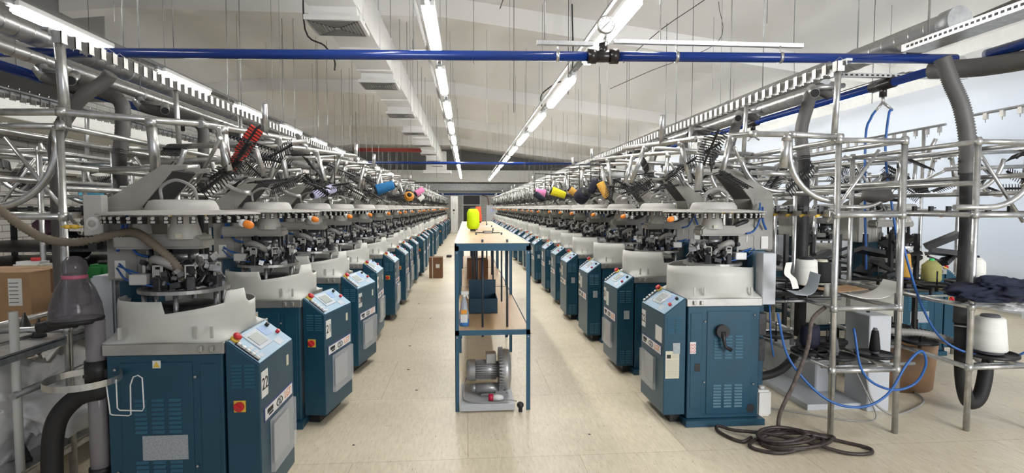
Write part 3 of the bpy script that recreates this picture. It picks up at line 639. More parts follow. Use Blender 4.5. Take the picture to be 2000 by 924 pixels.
        ff = tag(f.build('feeder_ring', black, root), kind='stuff'); f2.build('feeder_knob', MAT['cast_light_grey'], ff)
    MB(S).rod((cx - 0.315, cy - 0.1, 1.425), (cx - 0.345, cy - 0.12, 1.422), 0.019, 12).build('lamp_stem', white_p, root)
    MB(S).lathe([(0.017, 0), (0.020, 0.012), (0.019, 0.03), (0.011, 0.042), (0, 0.044)], (cx - 0.345, cy - 0.12, 1.422), 14, Euler((0.1, -1.9, 0)).to_matrix()).build('lamp_cap', orange, root)
    # rear column, head casting, arm plates, electric box
    hy = 0.20 if side == 'R' else 0.30; T0 = S; S = S @ Matrix.Translation((-0.015 if side == 'R' else -0.045, hy, 0 if side == 'R' else -0.06))
    MB(S).box(0.70, 0.83, 0.0, 0.30, 0.12, 1.19).build('rear_column', teal, root, bevel=0.004)
    hc = MB(S); hc.box(0.755, 0.90, 0.03, 0.06, 1.19, 1.56).box(0.755, 0.90, 0.34, 0.37, 1.19, 1.56).box(0.86, 0.90, 0.06, 0.34, 1.19, 1.56).box(0.64, 0.755, 0.03, 0.045, 1.19, 1.42)
    hc.build('head_casting', cast, root, bevel=0.004)
    MB(S).box(0.70, 0.706, 0.027, 0.03, 1.25, 1.34).box(0.81, 0.862, 0.026, 0.03, 1.20, 1.29).build('casting_label', paper, root)
    tail = 0.34 if side == 'R' else 0.50
    for y in (0.035, 0.30): MB(S).prism([(0.895, 1.49), (0.895, 1.60), (0.62, 1.775), (tail, 1.775), (tail, 1.755), (0.575, 1.745), (0.73, 1.56), (0.76, 1.49)], 'y', y, y + 0.012).build('support_arm', cast, root, bevel=0.002)
    MB(S).prism([(0.73, 1.56), (0.575, 1.745), (0.585, 1.755), (0.745, 1.565)], 'y', 0.05, 0.29).build('arm_web', MAT['ink_black'], root)
    S = T0
    if side == 'R': MB(S).box(0.69, 0.785, 0.0, 0.10, 0.83, 1.185).build('electrical_box', grey_box, root, bevel=0.004)
    else: MB(S).box(0.88, 1.00, 0.42, 0.56, 0.68, 1.14).build('electrical_box', grey_box, root, bevel=0.01, seg=2)
    if lod < 2:
        S = T0 @ Matrix.Translation((-0.015 if side == 'R' else -0.045, hy, 0 if side == 'R' else -0.06))
        MB(S).tube(spline([(0.80, 0.0, 1.50), (0.79, -0.02, 1.45), (0.80, -0.01, 1.40), (0.83, 0.0, 1.34)], 5), 0.009, 6).tube(spline([(0.78, 0.0, 1.53), (0.77, -0.02, 1.47), (0.775, -0.01, 1.41), (0.74, 0.0, 1.33), (0.68, 0.0, 1.31)], 5), 0.007, 6).build('air_tube_bundle', blue_t, root)
        MB(S).tube(spline([(0.78, 0.1, 1.42), (0.70, 0.04, 1.40), (0.62, 0.03, 1.37), (0.57, 0.08, 1.30), (0.56, 0.1, 1.22)], 6), 0.018, 8).build('suction_tube', dark, root)
        MB(S).prism([(0.70, 1.40), (0.73, 1.42), (0.64, 1.28), (0.62, 1.20), (0.60, 1.20), (0.61, 1.30)], 'y', 0.10, 0.14).build('lever', dark, root)
        S = T0
        MB(S).tube(spline([(cx + 0.1, cy, 1.54), (cx + 0.1, cy, 1.60), (cx + 0.02, cy - 0.02, 1.635), (cx - 0.06, cy - 0.02, 1.60), (cx - 0.07, cy, 1.54)], 6), 0.013 if side == 'R' else 0.008, 8).build('disc_hose', hose_lt, root)
        if side == 'R': MB(S).tube(spline([(0.80, 0.12, 0.83), (0.79, 0.08, 0.78), (0.79, 0.06, 0.6), (0.81, 0.05, 0.45)], 5), 0.006, 6).build('air_line', blue_t, root)
        MB(S).box(0.70, 0.76, 0.06, 0.12, 0.60, 0.76).box(0.70, 0.75, 0.06, 0.12, 0.42, 0.58).build('oil_unit', dark, root, bevel=0.006)
    return root
X0R, X0L, PITCH = 1.335, -0.965, 1.205
protoR = {k: build_machine('R', *k) for k in ((0, 1), (0, 0), (1, 2), (2, 2))}
protoL = {k: build_machine('L', *k) for k in ((0, 1), (0, 0), (1, 0), (2, 2))}
used = set()
NW = ['end', 'second', 'third', 'fourth', 'fifth', 'sixth', 'seventh', 'eighth', 'ninth', 'tenth', 'eleventh', 'twelfth', 'thirteenth', 'fourteenth', 'fifteenth', 'sixteenth', 'seventeenth', 'eighteenth', 'nineteenth', 'twentieth', 'twenty-first', 'twenty-second', 'twenty-third']
def place(proto, key, loc, rz=0):
    o = proto[key]
    if id(o) in used: o = copy_tree(o)
    else: used.add(id(o))
    o.location = loc; o.rotation_euler = (0, 0, rz); return o
SM = {'R': Matrix.Diagonal((1, 1, 1, 1)), 'L': Matrix.Diagonal((-1, 1, 1, 1))}
def control(o): return [c for c in o.children if c.name.startswith('control_cabinet')][0]
nR, nL = 24, 27
for side, N_, x0, y0, proto, where in (('R', nR, X0R, 3.70, protoR, 'sheet curtain side of the aisle'), ('L', nL, X0L, 2.67, protoL, 'brick wall side of the aisle')):
    for k in range(N_):
        key = ((0, 1), (0, 0) if side == 'L' else (1, 2), (0, 0) if side == 'L' else (1, 2), (1, 0) if side == 'L' else (1, 2))[k] if k < 4 else ((1, 0) if side == 'L' else (1, 2)) if k < 8 else (2, 2)
        if side == 'R' and k == 1: key = (0, 0)
        if side == 'L' and k == N_ - 12: continue                                  # gap in the row behind the carton
        o = place(proto, key, (x0 + (0.03 * math.sin(k * 1.7) if k > 1 else 0), y0 + k * PITCH + (-0.0), 0))
        num = 22 - k
        if k < 6: number_plate(control(o), str(num), SM[side], side)
        if side == 'L' and k == 1:      # its control cabinet stands swung open a little
            for c_ in o.children:
                if c_.name.startswith('control_cabinet') or c_.name.startswith('cabinet_base'):
                    c_.rotation_euler = (0, 0, math.radians(-9)); c_.location = (0.0, 0.0, 0)
        tag(o, f'teal knitting machine numbered {num}, {"at the near end" if k == 0 else "second"} on the {where.replace(" of the aisle", "")}' if k < 2 else f'teal circular knitting machine, {NW[k]} along the row on the {where}' if k < 23 else
            f'teal knitting machine, {["fourth","third","second","very"][k-23]} last in the row on the {where}', 'knitting machine', 'knitting machines lining the aisle')
# the sheets and signs that only the end machine on the curtain side carries
R22 = [o for o in bpy.data.objects if o.get('label', '').startswith('teal knitting machine numbered 22') and 'curtain' in o['label']][0]
cabR = control(R22)
ps = MB().box(0.012, 0.108, -0.002, 0.0, 0.33, 0.52).build('notice_sheet', paper_y, cabR)
MB().box(0.02, 0.048, -0.003, -0.002, 0.47, 0.495).build('photo_block', ink, ps)
ln = MB()
for k in range(14): ln.box(0.02, 0.10, -0.0028, -0.002, 0.345 + k * 0.0085, 0.3465 + k * 0.0085)
for k in range(5): ln.box(0.055, 0.10, -0.0028, -0.002, 0.472 + k * 0.007, 0.4735 + k * 0.007)
ln.build('printed_line', mat('print_grey', (0.30, 0.28, 0.22), 0.7), ps)
ws = MB().box(0.18, 0.222, -0.0065, -0.004, 0.50, 0.58).build('warning_sheet', paper, R22)
w2 = MB()
for i in range(2):
    for k in range(3): w2.tube([(0.19 + i * 0.02 + 0.007 * math.cos(t * PI / 5), -0.0072, 0.515 + k * 0.022 + 0.007 * math.sin(t * PI / 5)) for t in range(10)], 0.0016, 4, closed=True)
w2.build('prohibition_mark', ink_r, ws)
bagc = MB(Matrix.Translation((0, 0, 0.768)) @ Matrix.Rotation(-math.atan(0.77), 4, 'Y'))
vs = []; random.seed(3)
for i in range(9):
    for k in range(9): vs.append((0.05 + i * 0.014, 0.16 + k * 0.02, 0.016 + 0.02 * math.sin(PI * i / 8) * math.sin(PI * k / 8) + random.uniform(-.004, .004)))
bagc.add(vs, [(i * 9 + k, (i + 1) * 9 + k, (i + 1) * 9 + k + 1, i * 9 + k + 1) for i in range(8) for k in range(8)], False)
bagc.build('clear_film_cover', clear, cabR)
# machines of the neighbouring rows, seen between the frames
for k in range(8):
    o = place({0: protoL[(2, 2)]}, 0, (4.98, 5.3 + k * PITCH, 0)); o = tag(o, f'teal knitting machine facing the sheet curtain, {ORD[k]} of the row behind the yarn frames', 'knitting machine', 'machines of the neighbouring rows')
    o = place({0: protoR[(2, 2)]}, 0, (-4.75, 6.6 + k * PITCH, 0)); o = tag(o, f'teal knitting machine facing the brick wall, {ORD[k]} behind the steel shelving', 'knitting machine', 'machines of the neighbouring rows')
# ---------------------------------------------------------------- yarn creel frames: one unit per machine
# local frame as for the machines; Y = 0 at the unit's near posts
TR = 0.019
def comb_mesh(n=14, L=0.27):
    m = MB(); m.box(-L / 2, L / 2, -0.006, 0.006, -0.008, 0.008)
    for k in range(n):
        x = -L / 2 + 0.01 + k * (L - 0.02) / (n - 1)
        m.tube([(x, 0, 0), (x, 0.03, -0.004), (x, 0.06, -0.012)], 0.0034, 5); m.tube([(x, 0, 0), (x, -0.03, 0.004), (x, -0.055, -0.008)], 0.0034, 5)
    return m
combM = comb_mesh().build('yarn_comb', black); comb_me = combM.data; bpy.data.objects.remove(combM)
def add_comb(parent, loc, rot, s=1.0):
    o = bpy.data.objects.new('yarn_comb', comb_me); COL.objects.link(o); o.parent = parent; o.location = loc; o.rotation_euler = rot; o.scale = (s, s, s); return o
def clampring(m, p, d, r=TR):
    p = Vector(p); d = Vector(d).normalized(); m.tube([p - d * 0.022, p + d * 0.022], r + 0.005, 10); return m
def build_creel(side, var, near=False, XP=None, loop=None):
    sx = 1 if side == 'R' else -1; S = Matrix.Diagonal((sx, 1, 1, 1)); root = empty('creel_frame'); rnd = random.Random(31 + var * 5 + (side == 'R'))
    XP = XP or (1.045 if side == 'R' else 1.19); X2 = XP + 0.45; P = PITCH; n = 10 if near else 8
    def add(name, mb, m=None): return mb.build(name, m or galv, root)
    for x in (XP, X2):
        m = MB(S).rod((x, 0, 0), (x, 0, 1.96), TR, n)
        for z in (0.43, 0.84, 1.45, 1.93): clampring(m, (x, 0, z), (0, 0, 1))
        add('post', m)
    for z in (0.43, 0.84, 1.45, 1.93):
        add('cross_rung', MB(S).rod((XP, 0, z), (X2, 0, z), TR * 0.9, n))
    for x, zs in ((XP, (1.93, 1.72, 1.60)), (X2, (1.93, 1.66, 1.45, 0.84, 0.43))):
        for z in zs: add('long_rail', MB(S).rod((x, 0, z), (x, P, z), TR * 0.9, n))
    for z in (0.43, 0.84): add('long_rail', MB(S).rod((XP + 0.02, 0, z), (XP + 0.02, P, z), TR * 0.7, 6))
    add('diagonal_brace', MB(S).rod((XP, 0.1, 1.40), (X2 - 0.1, 0.1, 1.88), 0.012, 6))
    # inner rail over the machine and its drop pipes
    pts = loop or ([(XP, 0, 1.95), (XP - 0.30, 0.02, 1.965), (0.54, 0.12, 1.98), (0.30, 0.50, 1.99), (0.0, P + 0.06, 2.0)] if side == 'R' else [(XP, 0, 1.95), (XP - 0.30, 0.02, 1.965), (0.58, 0.10, 1.98), (0.38, 0.5, 1.99), (0.12, P + 0.06, 2.0)])
    add('inner_rail', MB(S).tube(pts, TR, n))
    js = MB(S)
    for p_, q_ in zip(pts[:-1], pts[1:]): clampring(js, p_, Vector(q_) - Vector(p_))
    add('rail_joint', js)
    def on(v):
        for p_, q_ in zip(pts[:-1], pts[1:]):
            if p_[1] <= v <= q_[1]:
                t = (v - p_[1]) / max(q_[1] - p_[1], 1e-6); return Vector(p_).lerp(Vector(q_), t)
        return Vector(pts[-1])
    vmax = pts[-1][1]; v0 = pts[-3][1]
    for k in range(3):
        p_ = on(v0 + (vmax - v0) * (0.12 + 0.33 * k)); tx = rnd.uniform(-0.10, 0.12); ty = rnd.uniform(-0.08, 0.08); L = rnd.uniform(0.25, 0.31)
        e = p_ + Vector((tx, ty, -L)); m = MB(S).rod(p_, e, TR, n); clampring(m, p_ + Vector((0, 0, -0.02)), (0, 0, 1)); dp = add('drop_pipe', m)
        MB(S).rod(e, e + (e - p_).normalized() * 0.012, TR * 0.92, n).build('pipe_plug', black, dp)
        c = e + Vector((rnd.uniform(-0.06, 0.1), 0, -0.03))
        add_comb(root, (c.x * sx, c.y, c.z), (rnd.uniform(-1.2, 1.2), rnd.uniform(-0.9, 0.9), rnd.uniform(0, PI)), rnd.uniform(0.9, 1.15))
    if near:
        for (q_, L) in (((0.79, 0.12, 1.99), 0.29), ((0.52, 0.40, 1.99), 0.27)) if side == 'L' else (((0.72, 0.04, 1.97), 0.22), ((0.33, 0.45, 1.98), 0.36)):
            q_ = Vector(q_); e = q_ + Vector((-0.02, 0, -L)); m = MB(S).rod(q_, e, 0.027, 14); clampring(m, q_ + Vector((0, 0, -0.02)), (0, 0, 1), 0.027); dp = add('drop_pipe', m)
            MB(S).rod(e, e + Vector((0, 0, -0.012)), 0.025, 12).build('pipe_plug', black, dp)
    for k in range(8):
        p_ = Vector((rnd.uniform(0.22, XP - 0.1), rnd.uniform(0.1, P), rnd.uniform(1.66, 1.90)))
        add_comb(root, (p_.x * sx, p_.y, p_.z), (rnd.uniform(-1.3, 1.3), rnd.uniform(-0.8, 0.8), rnd.uniform(0, PI)), rnd.uniform(0.9, 1.15))
    for a_, b_ in (((0.5, 0.75, 1.83), (XP, 0.75, 1.80)), ((0.62, 0.3, 1.74), (XP, 0.3, 1.72)), ((0.2, P * 0.9, 1.985), (XP, P * 0.9, 1.94))): add('cross_arm', MB(S).rod(a_, b_, TR * 0.85, n))
    add('cross_arm', MB(S).rod((0.45, 0.2, 1.90), (0.75, 0.55, 1.66), 0.011, 6))
    if var % 2 == 0:
        p_ = on(v0 + (vmax - v0) * 0.62); add('raised_stub', MB(S).rod(p_, p_ + Vector((-0.03, -0.10, 0.20)), TR, n))
    else:
        p_ = on(v0 + (vmax - v0) * 0.35); add('raised_stub', MB(S).rod(p_, p_ + Vector((0.10, 0.06, 0.13)), TR, n))
    # swept pipes
    add('bent_pipe', MB(S).tube([(XP - 0.30, 0.05, 1.95)] + arc((XP + 0.02, 0.05, 1.86), 0.32, PI, 1.5 * PI, 10)[0:] + [(XP + 0.04, 0.05, 1.54)] if side == 'R' else
        [(XP + 0.02, 0.0, 1.93), (XP + 0.02, 0.0, 1.84)] + arc((XP + 0.36, 0, 1.84), 0.34, PI, 1.5 * PI, 10) + [(XP + 0.6, 0, 1.50)], TR, n), galv)
    add('bent_pipe', MB(S).tube(arc((XP - 0.05, 0.6, 1.92), 0.30, 1.05 * PI, 1.5 * PI, 8) + [(XP + 0.05, 0.6, 1.62)], TR * 0.9, n))
    add('bent_pipe', MB(S).tube(arc((0.55, 0.9, 1.86), 0.26, 1.5 * PI, 2 * PI, 7) , TR * 0.9, n))
    # yarn guide rail on short upper posts
    add('upper_post', MB(S).rod((XP + 0.0, 0.05, 1.93), (XP + 0.02, 0.05, 2.44), 0.026 if near and side == 'L' else TR, n))
    gr = add('guide_rail', MB(S).box(XP + 0.035, XP + 0.075, 0.0, P, 2.435, 2.45).box(XP + 0.035, XP + 0.04, 0, P, 2.41, 2.435), galv_d)
    for k in range(11):
        y = 0.05 + k * P / 11
        if near or True:
            h = MB(S).box(XP - 0.01, XP - 0.006, y - 0.026, y + 0.026, 2.375, 2.44).box(XP - 0.01, XP + 0.04, y - 0.026, y - 0.022, 2.375, 2.44).box(XP - 0.01, XP + 0.05, y + 0.022, y + 0.026, 2.38, 2.44)
            h.rod((XP + 0.02, y, 2.385), (XP + 0.02, y, 2.365), 0.003, 5)
            h.build('yarn_guide', steel, gr)
    m = MB(S)
    for k in range(11): y = 0.05 + k * P / 11; m.tube([(XP + 0.05, y, 2.45), (XP + 0.04, y + 0.02, 2.475), (XP + 0.01, y + 0.03, 2.45)], 0.002, 4)
    tag(m.build('wire_hook', steel, gr), kind='stuff')
    # sensor rail beside the machine head
    sr = add('sensor_rail', MB(S).box(XP - 0.05, XP - 0.045, 0, P, 1.44, 1.475), steel)
    for k in range(7):
        y = 0.08 + k * P / 7
        b = MB(S).box(XP - 0.075, XP - 0.045, y - 0.012, y + 0.012, 1.455, 1.51).box(XP - 0.10, XP - 0.075, y - 0.008, y + 0.008, 1.49, 1.50).build('yarn_sensor', black, sr)
        MB(S).rod((XP - 0.06, y, 1.45), (XP - 0.095, y - 0.01, 1.44), 0.009, 8).build('wax_knob', yellow, b)
    # cone trays
    for (x, y, z) in ((XP + 0.12, 0.35, 0.46), (XP + 0.33, 0.55, 0.46), (XP + 0.1, 0.85, 0.46), (XP + 0.3, 1.05, 0.88), (XP + 0.12, 0.65, 0.88)):
        t = MB(S).lathe([(0, 0), (0.11, 0), (0.125, 0.006), (0.125, 0.022), (0.118, 0.022), (0.115, 0.01), (0, 0.01)], (x, y, z), 20)
        t.rod((x, y, z + 0.005), (x, y, z + 0.12), 0.006, 6).rod((x, y, z), (x, y, z - 0.04), 0.014, 6); t.build('cone_tray', black, root)
    return root
frR = {0: build_creel('R', 0, True), 1: build_creel('R', 1), 2: build_creel('R', 2), 3: build_creel('R', 3)}
LP = [(1.75, 0.02, 2.0), (1.16, -0.03, 2.0), (0.56, 0.22, 1.98), (0.46, 0.75, 2.0), (0.36, 1.30, 2.02)]
frL = {0: build_creel('L', 0, True, 1.19, LP), 1: build_creel('L', 1), 2: build_creel('L', 2), 3: build_creel('L', 3)}
for side, N_, x0, y0, fr, where in (('R', nR - 1, X0R, 3.46, frR, 'sheet curtain'), ('L', nL - 2, X0L, 3.20, frL, 'brick wall')):
    for k in range(N_):
        kk = 0 if k == 0 else 1 + (k * 7 // 3) % 3
        o = place(fr, kk, (x0, y0 + k * PITCH, 0))
        tag(o, f'galvanised tube yarn frame with hanging combs, {"end unit" if k == 0 else (NW + ["twenty-fourth", "twenty-fifth"])[k] + " unit"} of the {where} side row', 'yarn frame', 'yarn frames over the machine rows')
for side, x0, y0, N_, ks in (('L', 4.98, 3.46, 8, 'row of frames turned towards the sheet curtain'), ('R', -4.75, 4.6, 8, 'frames standing near the brick wall')):
    for k in range(N_):
        o = copy_tree((frL if side == 'L' else frR)[1 + k % 3])
        if side == 'L':
            for c_ in list(o.children):
                if c_.name.split('.')[0] in ('guide_rail', 'upper_post', 'wire_hook'):
                    for d_ in list(c_.children): bpy.data.objects.remove(d_)
                    bpy.data.objects.remove(c_)
        o.location = (x0, y0 + k * PITCH, 0)
        tag(o, f'galvanised tube yarn frame, {ORD[k]} of the {ks}', 'yarn frame', 'yarn frames of the neighbouring rows')
# suction hoses dropping from the round ducts into each frame
def suction_hose(side, k, x0, y):
    sx = 1 if side == 'R' else -1; S = Matrix.Diagonal((sx, 1, 1, 1))
    xd = 3.02 if side == 'R' else 3.05; xh = x0 + 0.28
    t = empty('suction_hose', (0, y, 0)); top = spline([(xd - 0.05, 0.25, 2.43), (xd - 0.15, 0.22, 2.40) if side == 'L' else (xd - 0.2, 0.22, 2.46), (xh + 0.07, 0.1, 2.27), (xh, 0.05, 2.08), (xh, 0.0, 1.86)], 8)
    rr = [0.046 + (0.004 if i % 2 else -0.002) for i in range(len(top))]
    fine = [top[i].lerp(top[i + 1], j / 4) for i in range(len(top) - 1) for j in range(4)] + [top[-1]]
    rr = [0.041 + (0.008 if i % 2 else 0) for i in range(len(fine))]
    MB(S).tube(fine, 0.045, 12, rr=rr).build('corrugated_hose', hose_g, t)
    MB(S).tube([(xh, 0, 1.9), (xh - 0.01, -0.02, 1.2), (xh - 0.03, -0.05, 0.5)], 0.042, 12).build('black_hose', black_r, t)
    MB(S).tube([(xd, 0.25, 2.5), (xd - 0.05, 0.25, 2.43)], 0.05, 12).build('duct_stub', duct_m, t)
    return t
hp = {'R': suction_hose('R', 0, 2.33, 0), 'L': suction_hose('L', 0, 2.1, 0)}
for side, n_, ys in (('R', 12, 4.2), ('L', 12, 4.1)):
    for k in range(n_):
        o = place({0: hp[side]}, 0, (0, ys + k * PITCH, 0))
        tag(o, f'dark suction hose dropping from the round duct, {ORD[k]} on the {"sheet curtain" if side == "R" else "brick wall"} side', 'suction hose', 'suction hoses under the round ducts')
for k in range(10):
    for side, xx in (('R', 2.72), ('L', -2.78)):
        o = MB().rod((xx, 3.9 + k * PITCH + 0.4, 2.44), (xx + (-0.10 if side == 'R' else 0.10), 3.9 + k * PITCH + 0.2, 2.36), 0.035, 12)
        q = o.build('duct_branch', duct_m); tag(q, f'short open branch of the lower round duct, {ORD[k]} on the {"sheet curtain" if side == "R" else "brick wall"} side', 'duct branch', 'open duct branches')
        MB().rod((xx + (-0.09 if side == 'R' else 0.09), 3.9 + k * PITCH + 0.22, 2.368), (xx + (-0.101 if side == 'R' else 0.101), 3.9 + k * PITCH + 0.198, 2.359), 0.031, 12).build('opening', ink, q)
        MB().rod((xx, 3.9 + k * PITCH + 0.4, 2.44), (3.0 if side == 'R' else -3.0, 3.9 + k * PITCH + 0.42, 2.47), 0.02, 8).build('branch_neck', duct_m, q)

for i, (x, ya, yb) in enumerate(((4.95, 2.6, 5.35), (5.30, 5.9, 9.0), (5.35, 9.6, 13.0))):
    t = empty('guide_rail_stand', (x, ya, 0)); L_ = yb - ya
    MB().tube([(0, 0, 2.42), (0, L_, 2.40)], 0.014, 8).build('rail_tube', galv_d, t)
    for y_ in (0.3, L_ - 0.03): MB().rod((0, y_, 0), (0, y_, 2.42), 0.02, 10).build('post', galv, t)
    for k in range(int(L_ / 0.17)):
        h = MB().box(-0.012, 0.012, k * 0.17 + 0.06, k * 0.17 + 0.10, 2.34, 2.405).rod((0, k * 0.17 + 0.08, 2.34), (0, k * 0.17 + 0.08, 2.31), 0.004, 5); h.build('yarn_guide', steel, t)
    tag(t, ['yarn guide rail stand seen against the sheet curtain beyond the big suction hose', 'yarn guide rail stand ending beside the sheet curtain fold', 'last yarn guide rail stand along the sheet curtain'][i], 'guide rail', 'guide rail stands')
# ---------------------------------------------------------------- yarn cones
def cone_spool(mat_y, loc, rot=(0, 0, 0), h=0.17, r0=0.06, r1=0.035, core=black, name='yarn_cone', shape='cone', label=None, group=None):
    t = empty(name, loc); t.rotation_euler = rot
    if shape == 'cone': prof = [(0, 0.006), (r0 * 0.93, 0.006), (r0, 0.016), (r1 + (r0 - r1) * 0.06, h - 0.012), (r1 * 0.9, h), (0, h)]
    else: prof = [(0, 0.01), (r0 * 0.72, 0.012), (r0, 0.045), (r0 * 0.96, h - 0.04), (r1, h), (0, h)]
    MB().lathe(prof, (0, 0, 0), 28).build('yarn', mat_y, t)
    MB().lathe([(0, -0.012), (r0 * 0.45 if shape != 'cone' else r0 * 0.8, -0.012), (r0 * 0.45 if shape != 'cone' else r0 * 0.8, 0.01), (0.0, 0.01)], (0, 0, 0), 18).build('core_tube', core, t)
    MB().lathe([(0, h + 0.016), (r1 * 0.6, h + 0.016), (r1 * 0.7, h - 0.002)], (0, 0, 0), 16).build('core_tip', core, t)
    if label: tag(t, label, 'yarn cone', group)
    if group and 'hanging' in group:
        a_ = Vector(loc); mb = MB(Euler(rot).to_matrix().to_4x4().inverted() @ Matrix.Translation(-a_)); mb.tube([a_, Vector((loc[0], loc[1] + 0.02, 1.985)), Vector((loc[0] + math.copysign(0.55, loc[0]), loc[1] + 0.02, 1.985))], 0.006, 6).build('holding_wire', black, t)
    return t
# cones tied to the ends of drop pipes above the machines
hang = [
    (y_blue, (-1.02, 6.45, 1.69), (0, 1.25, 0.2), 0.21, 0.062, 0.05, 'blue yarn cone tied to a pipe end above the brick wall side row'),
    (y_lav, (-1.22, 5.35, 1.68), (0.3, -1.9, 0.5), 0.24, 0.042, 0.038, 'lavender yarn cone lying in a comb above the brick wall side row'),
    (y_orange, (-0.98, 9.7, 1.68), (1.2, 0.5, 0), 0.10, 0.085, 0.06, 'orange yarn spool seen end-on above the brick wall side row'),
    (y_pink, (-0.93, 10.4, 1.74), (0, 1.0, 0.4), 0.17, 0.06, 0.05, 'pink yarn cone behind the orange spool on brick wall side'),
    (y_white, (-0.98, 11.6, 1.64), (0, 0.9, 0.4), 0.14, 0.05, 0.04, 'small white yarn cone past the pink one on brick wall side'),
    (y_yellow, (1.05, 7.0, 1.71), (0, 1.9, 0.0), 0.19, 0.055, 0.042, 'bright yellow yarn cone hanging on the sheet curtain side'),
    (y_gold, (1.17, 6.4, 1.71), (0, 2.2, 0.0), 0.20, 0.04, 0.035, 'slim orange-gold yarn cone next to the yellow one'),
    (y_navy, (1.27, 6.3, 1.60), (0.9, 0.6, 0.0), 0.12, 0.085, 0.08, 'dark navy yarn spool seen end-on below the gold cone'),
    (y_pink, (1.16, 8.3, 1.69), (0, -1.3, 0.0), 0.16, 0.07, 0.05, 'pink yarn cone farther along on the sheet curtain side'),
    (y_navy, (0.98, 8.1, 1.70), (0, 2.2, 0.0), 0.16, 0.045, 0.04, 'navy yarn cone touching the pink one on sheet curtain side'),
    (y_gold, (1.38, 5.8, 1.76), (0.2, 2.7, 0.0), 0.18, 0.045, 0.035, 'gold yarn cone behind a black comb on the curtain side'),
    (y_navy, (1.30, 5.85, 1.66), (0.2, 0.35, 0.0), 0.14, 0.045, 0.04, 'dark blue yarn cone left of the gold one behind a comb'),
    (y_white, (-1.32, 7.3, 1.62), (0, -1.0, 0.2), 0.15, 0.05, 0.04, 'white yarn cone end between frames above the fourth machine'),
]
for (my, loc, rot, h, r0, r1, lab) in hang: cone_spool(my, loc, rot, h, r0, r1, label=lab.replace(' left of', ' beside'), group='yarn cones hanging in the frames')
# the red comb plate
rcM = Matrix.Translation((-1.36, 3.62, 1.88)) @ Euler((0.1, 0.6, 0.1)).to_matrix().to_4x4()
rc = MB(rcM).box(-0.030, 0.030, -0.005, 0.005, -0.17, -0.05).box(-0.042, 0.042, -0.004, 0.004, -0.06, 0.13)
rco = tag(rc.build('red_comb_plate', mat('signal_red', (0.85, 0.06, 0.03), 0.4), bevel=0.002), 'bright red slotted comb plate hanging among the pipes', 'comb plate')
q_ = MB(rcM)
for k in range(9): q_.box(-0.046, 0.046, -0.008, -0.003, -0.045 + k * 0.02, -0.039 + k * 0.02)
q_.box(-0.006, 0.006, -0.012, -0.003, -0.08, 0.14)
q_.build('dark_teeth', black, rco)
MB(rcM).rod((0, 0, 0.12), (0.01, 0, 0.16), 0.006, 6).build('hook', black, rco)

# ---------------------------------------------------------------- work tables with shelves
def table(x0, x1, y0, y1, legs_y, label):
    t = empty('work_table', ((x0 + x1) / 2, y0, 0)); w = (x1 - x0) / 2; L = y1 - y0; a = 0.03
    bd = MB().box(-w + 0.01, w - 0.01, 0.01, L, 1.222, 1.240).build('table_top', wood, t)
    MB().box(-w, -w + 0.012, 0, L, 1.20, 1.243).box(w - 0.012, w, 0, L, 1.20, 1.243).build('edge_strip', galv_d, t)
    MB().box(-w, w, 0, 0.012, 1.185, 1.238).build('front_rail', table_paint, t)
    MB().box(-w + 0.01, w - 0.01, 0.01, L, 0.590, 0.604).build('shelf_board', wood, t)
    MB().box(-w, w, 0, 0.012, 0.565, 0.602).build('shelf_rail', table_paint, t)
    for s in (-1, 1):
        MB().box(s * w - (0.004 if s > 0 else 0), s * w + (0.004 if s < 0 else 0), 0, L, 0.57, 0.606).build('shelf_rail', table_paint, t)
        for y in legs_y:
            m = MB().box(s * w - (a if s > 0 else 0), s * w + (a if s < 0 else 0), y, y + 0.004, 0, 1.22).box(s * w - (0.004 if s > 0 else 0), s * w + (0.004 if s < 0 else 0), y, y + a, 0, 1.22)
            lg = m.build('leg', table_paint, t)
            MB().rod((s * (w - 0.015), y - 0.004, 1.17), (s * (w - 0.015), y, 1.17), 0.006, 8).rod((s * (w - 0.015), y - 0.004, 0.55), (s * (w - 0.015), y, 0.55), 0.006, 8).build('bolt', steel, lg)
    for (x, y) in ((-0.072, 0.10), (0.112, 0.10), (-0.12, L - 0.12), (0.10, L - 0.12), (-0.1, L * 0.55), (0.14, L * 0.55)):
        MB().rod((x, y, 0.53), (x, y, 1.262), 0.0085, 10).build('threaded_bar', mat('dark_bar', (0.02, 0.035, 0.05), 0.4) if 'dark_bar' not in MAT else MAT['dark_bar'], t)
    return tag(t, label, 'work table', 'blue framed work tables')
table(-0.09, 0.462, 4.08, 6.33, (0.0, 1.68), 'blue framed work table with wooden top, the one holding the blower')
table(-0.09, 0.462, 6.36, 8.35, (0.05, 1.85), 'blue framed work table that carries the yellow-green yarn cone')
table(-0.09, 0.462, 8.38, 10.4, (0.05, 1.9), 'blue framed work table, last of the three joined end to end')
cone_spool(y_lime, (0.065, 6.0, 1.258), h=0.225, r0=0.068, r1=0.045, core=mat('core_dark', (0.04, 0.05, 0.04), 0.5), shape='x', label='fluorescent yellow-green yarn spool standing on the table top', name='yarn_spool')
cone_spool(y_red, (0.19, 9.5, 1.254), h=0.26, r0=0.062, r1=0.045, label='coral red yarn cone standing behind the yellow-green spool', name='yarn_cone')
t = MB().box(0.16, 0.26, 5.62, 5.72, 1.241, 1.262).box(0.09, 0.16, 5.66, 5.69, 1.241, 1.25).box(0.26, 0.33, 5.66, 5.69, 1.241, 1.25)
t.tube([(0.09, 5.67, 1.246), (0.085, 5.60, 1.246)], 0.004, 6).tube([(0.33, 5.67, 1.246), (0.335, 5.61, 1.246)], 0.004, 6)
tag(t.build('black_clamp_tool', black, bevel=0.003), 'small black clamp tool lying on the table top', 'tool')
MB().box(0.17, 0.25, 5.615, 5.62, 1.245, 1.258).build('grip', steel, bpy.data.objects['black_clamp_tool'])
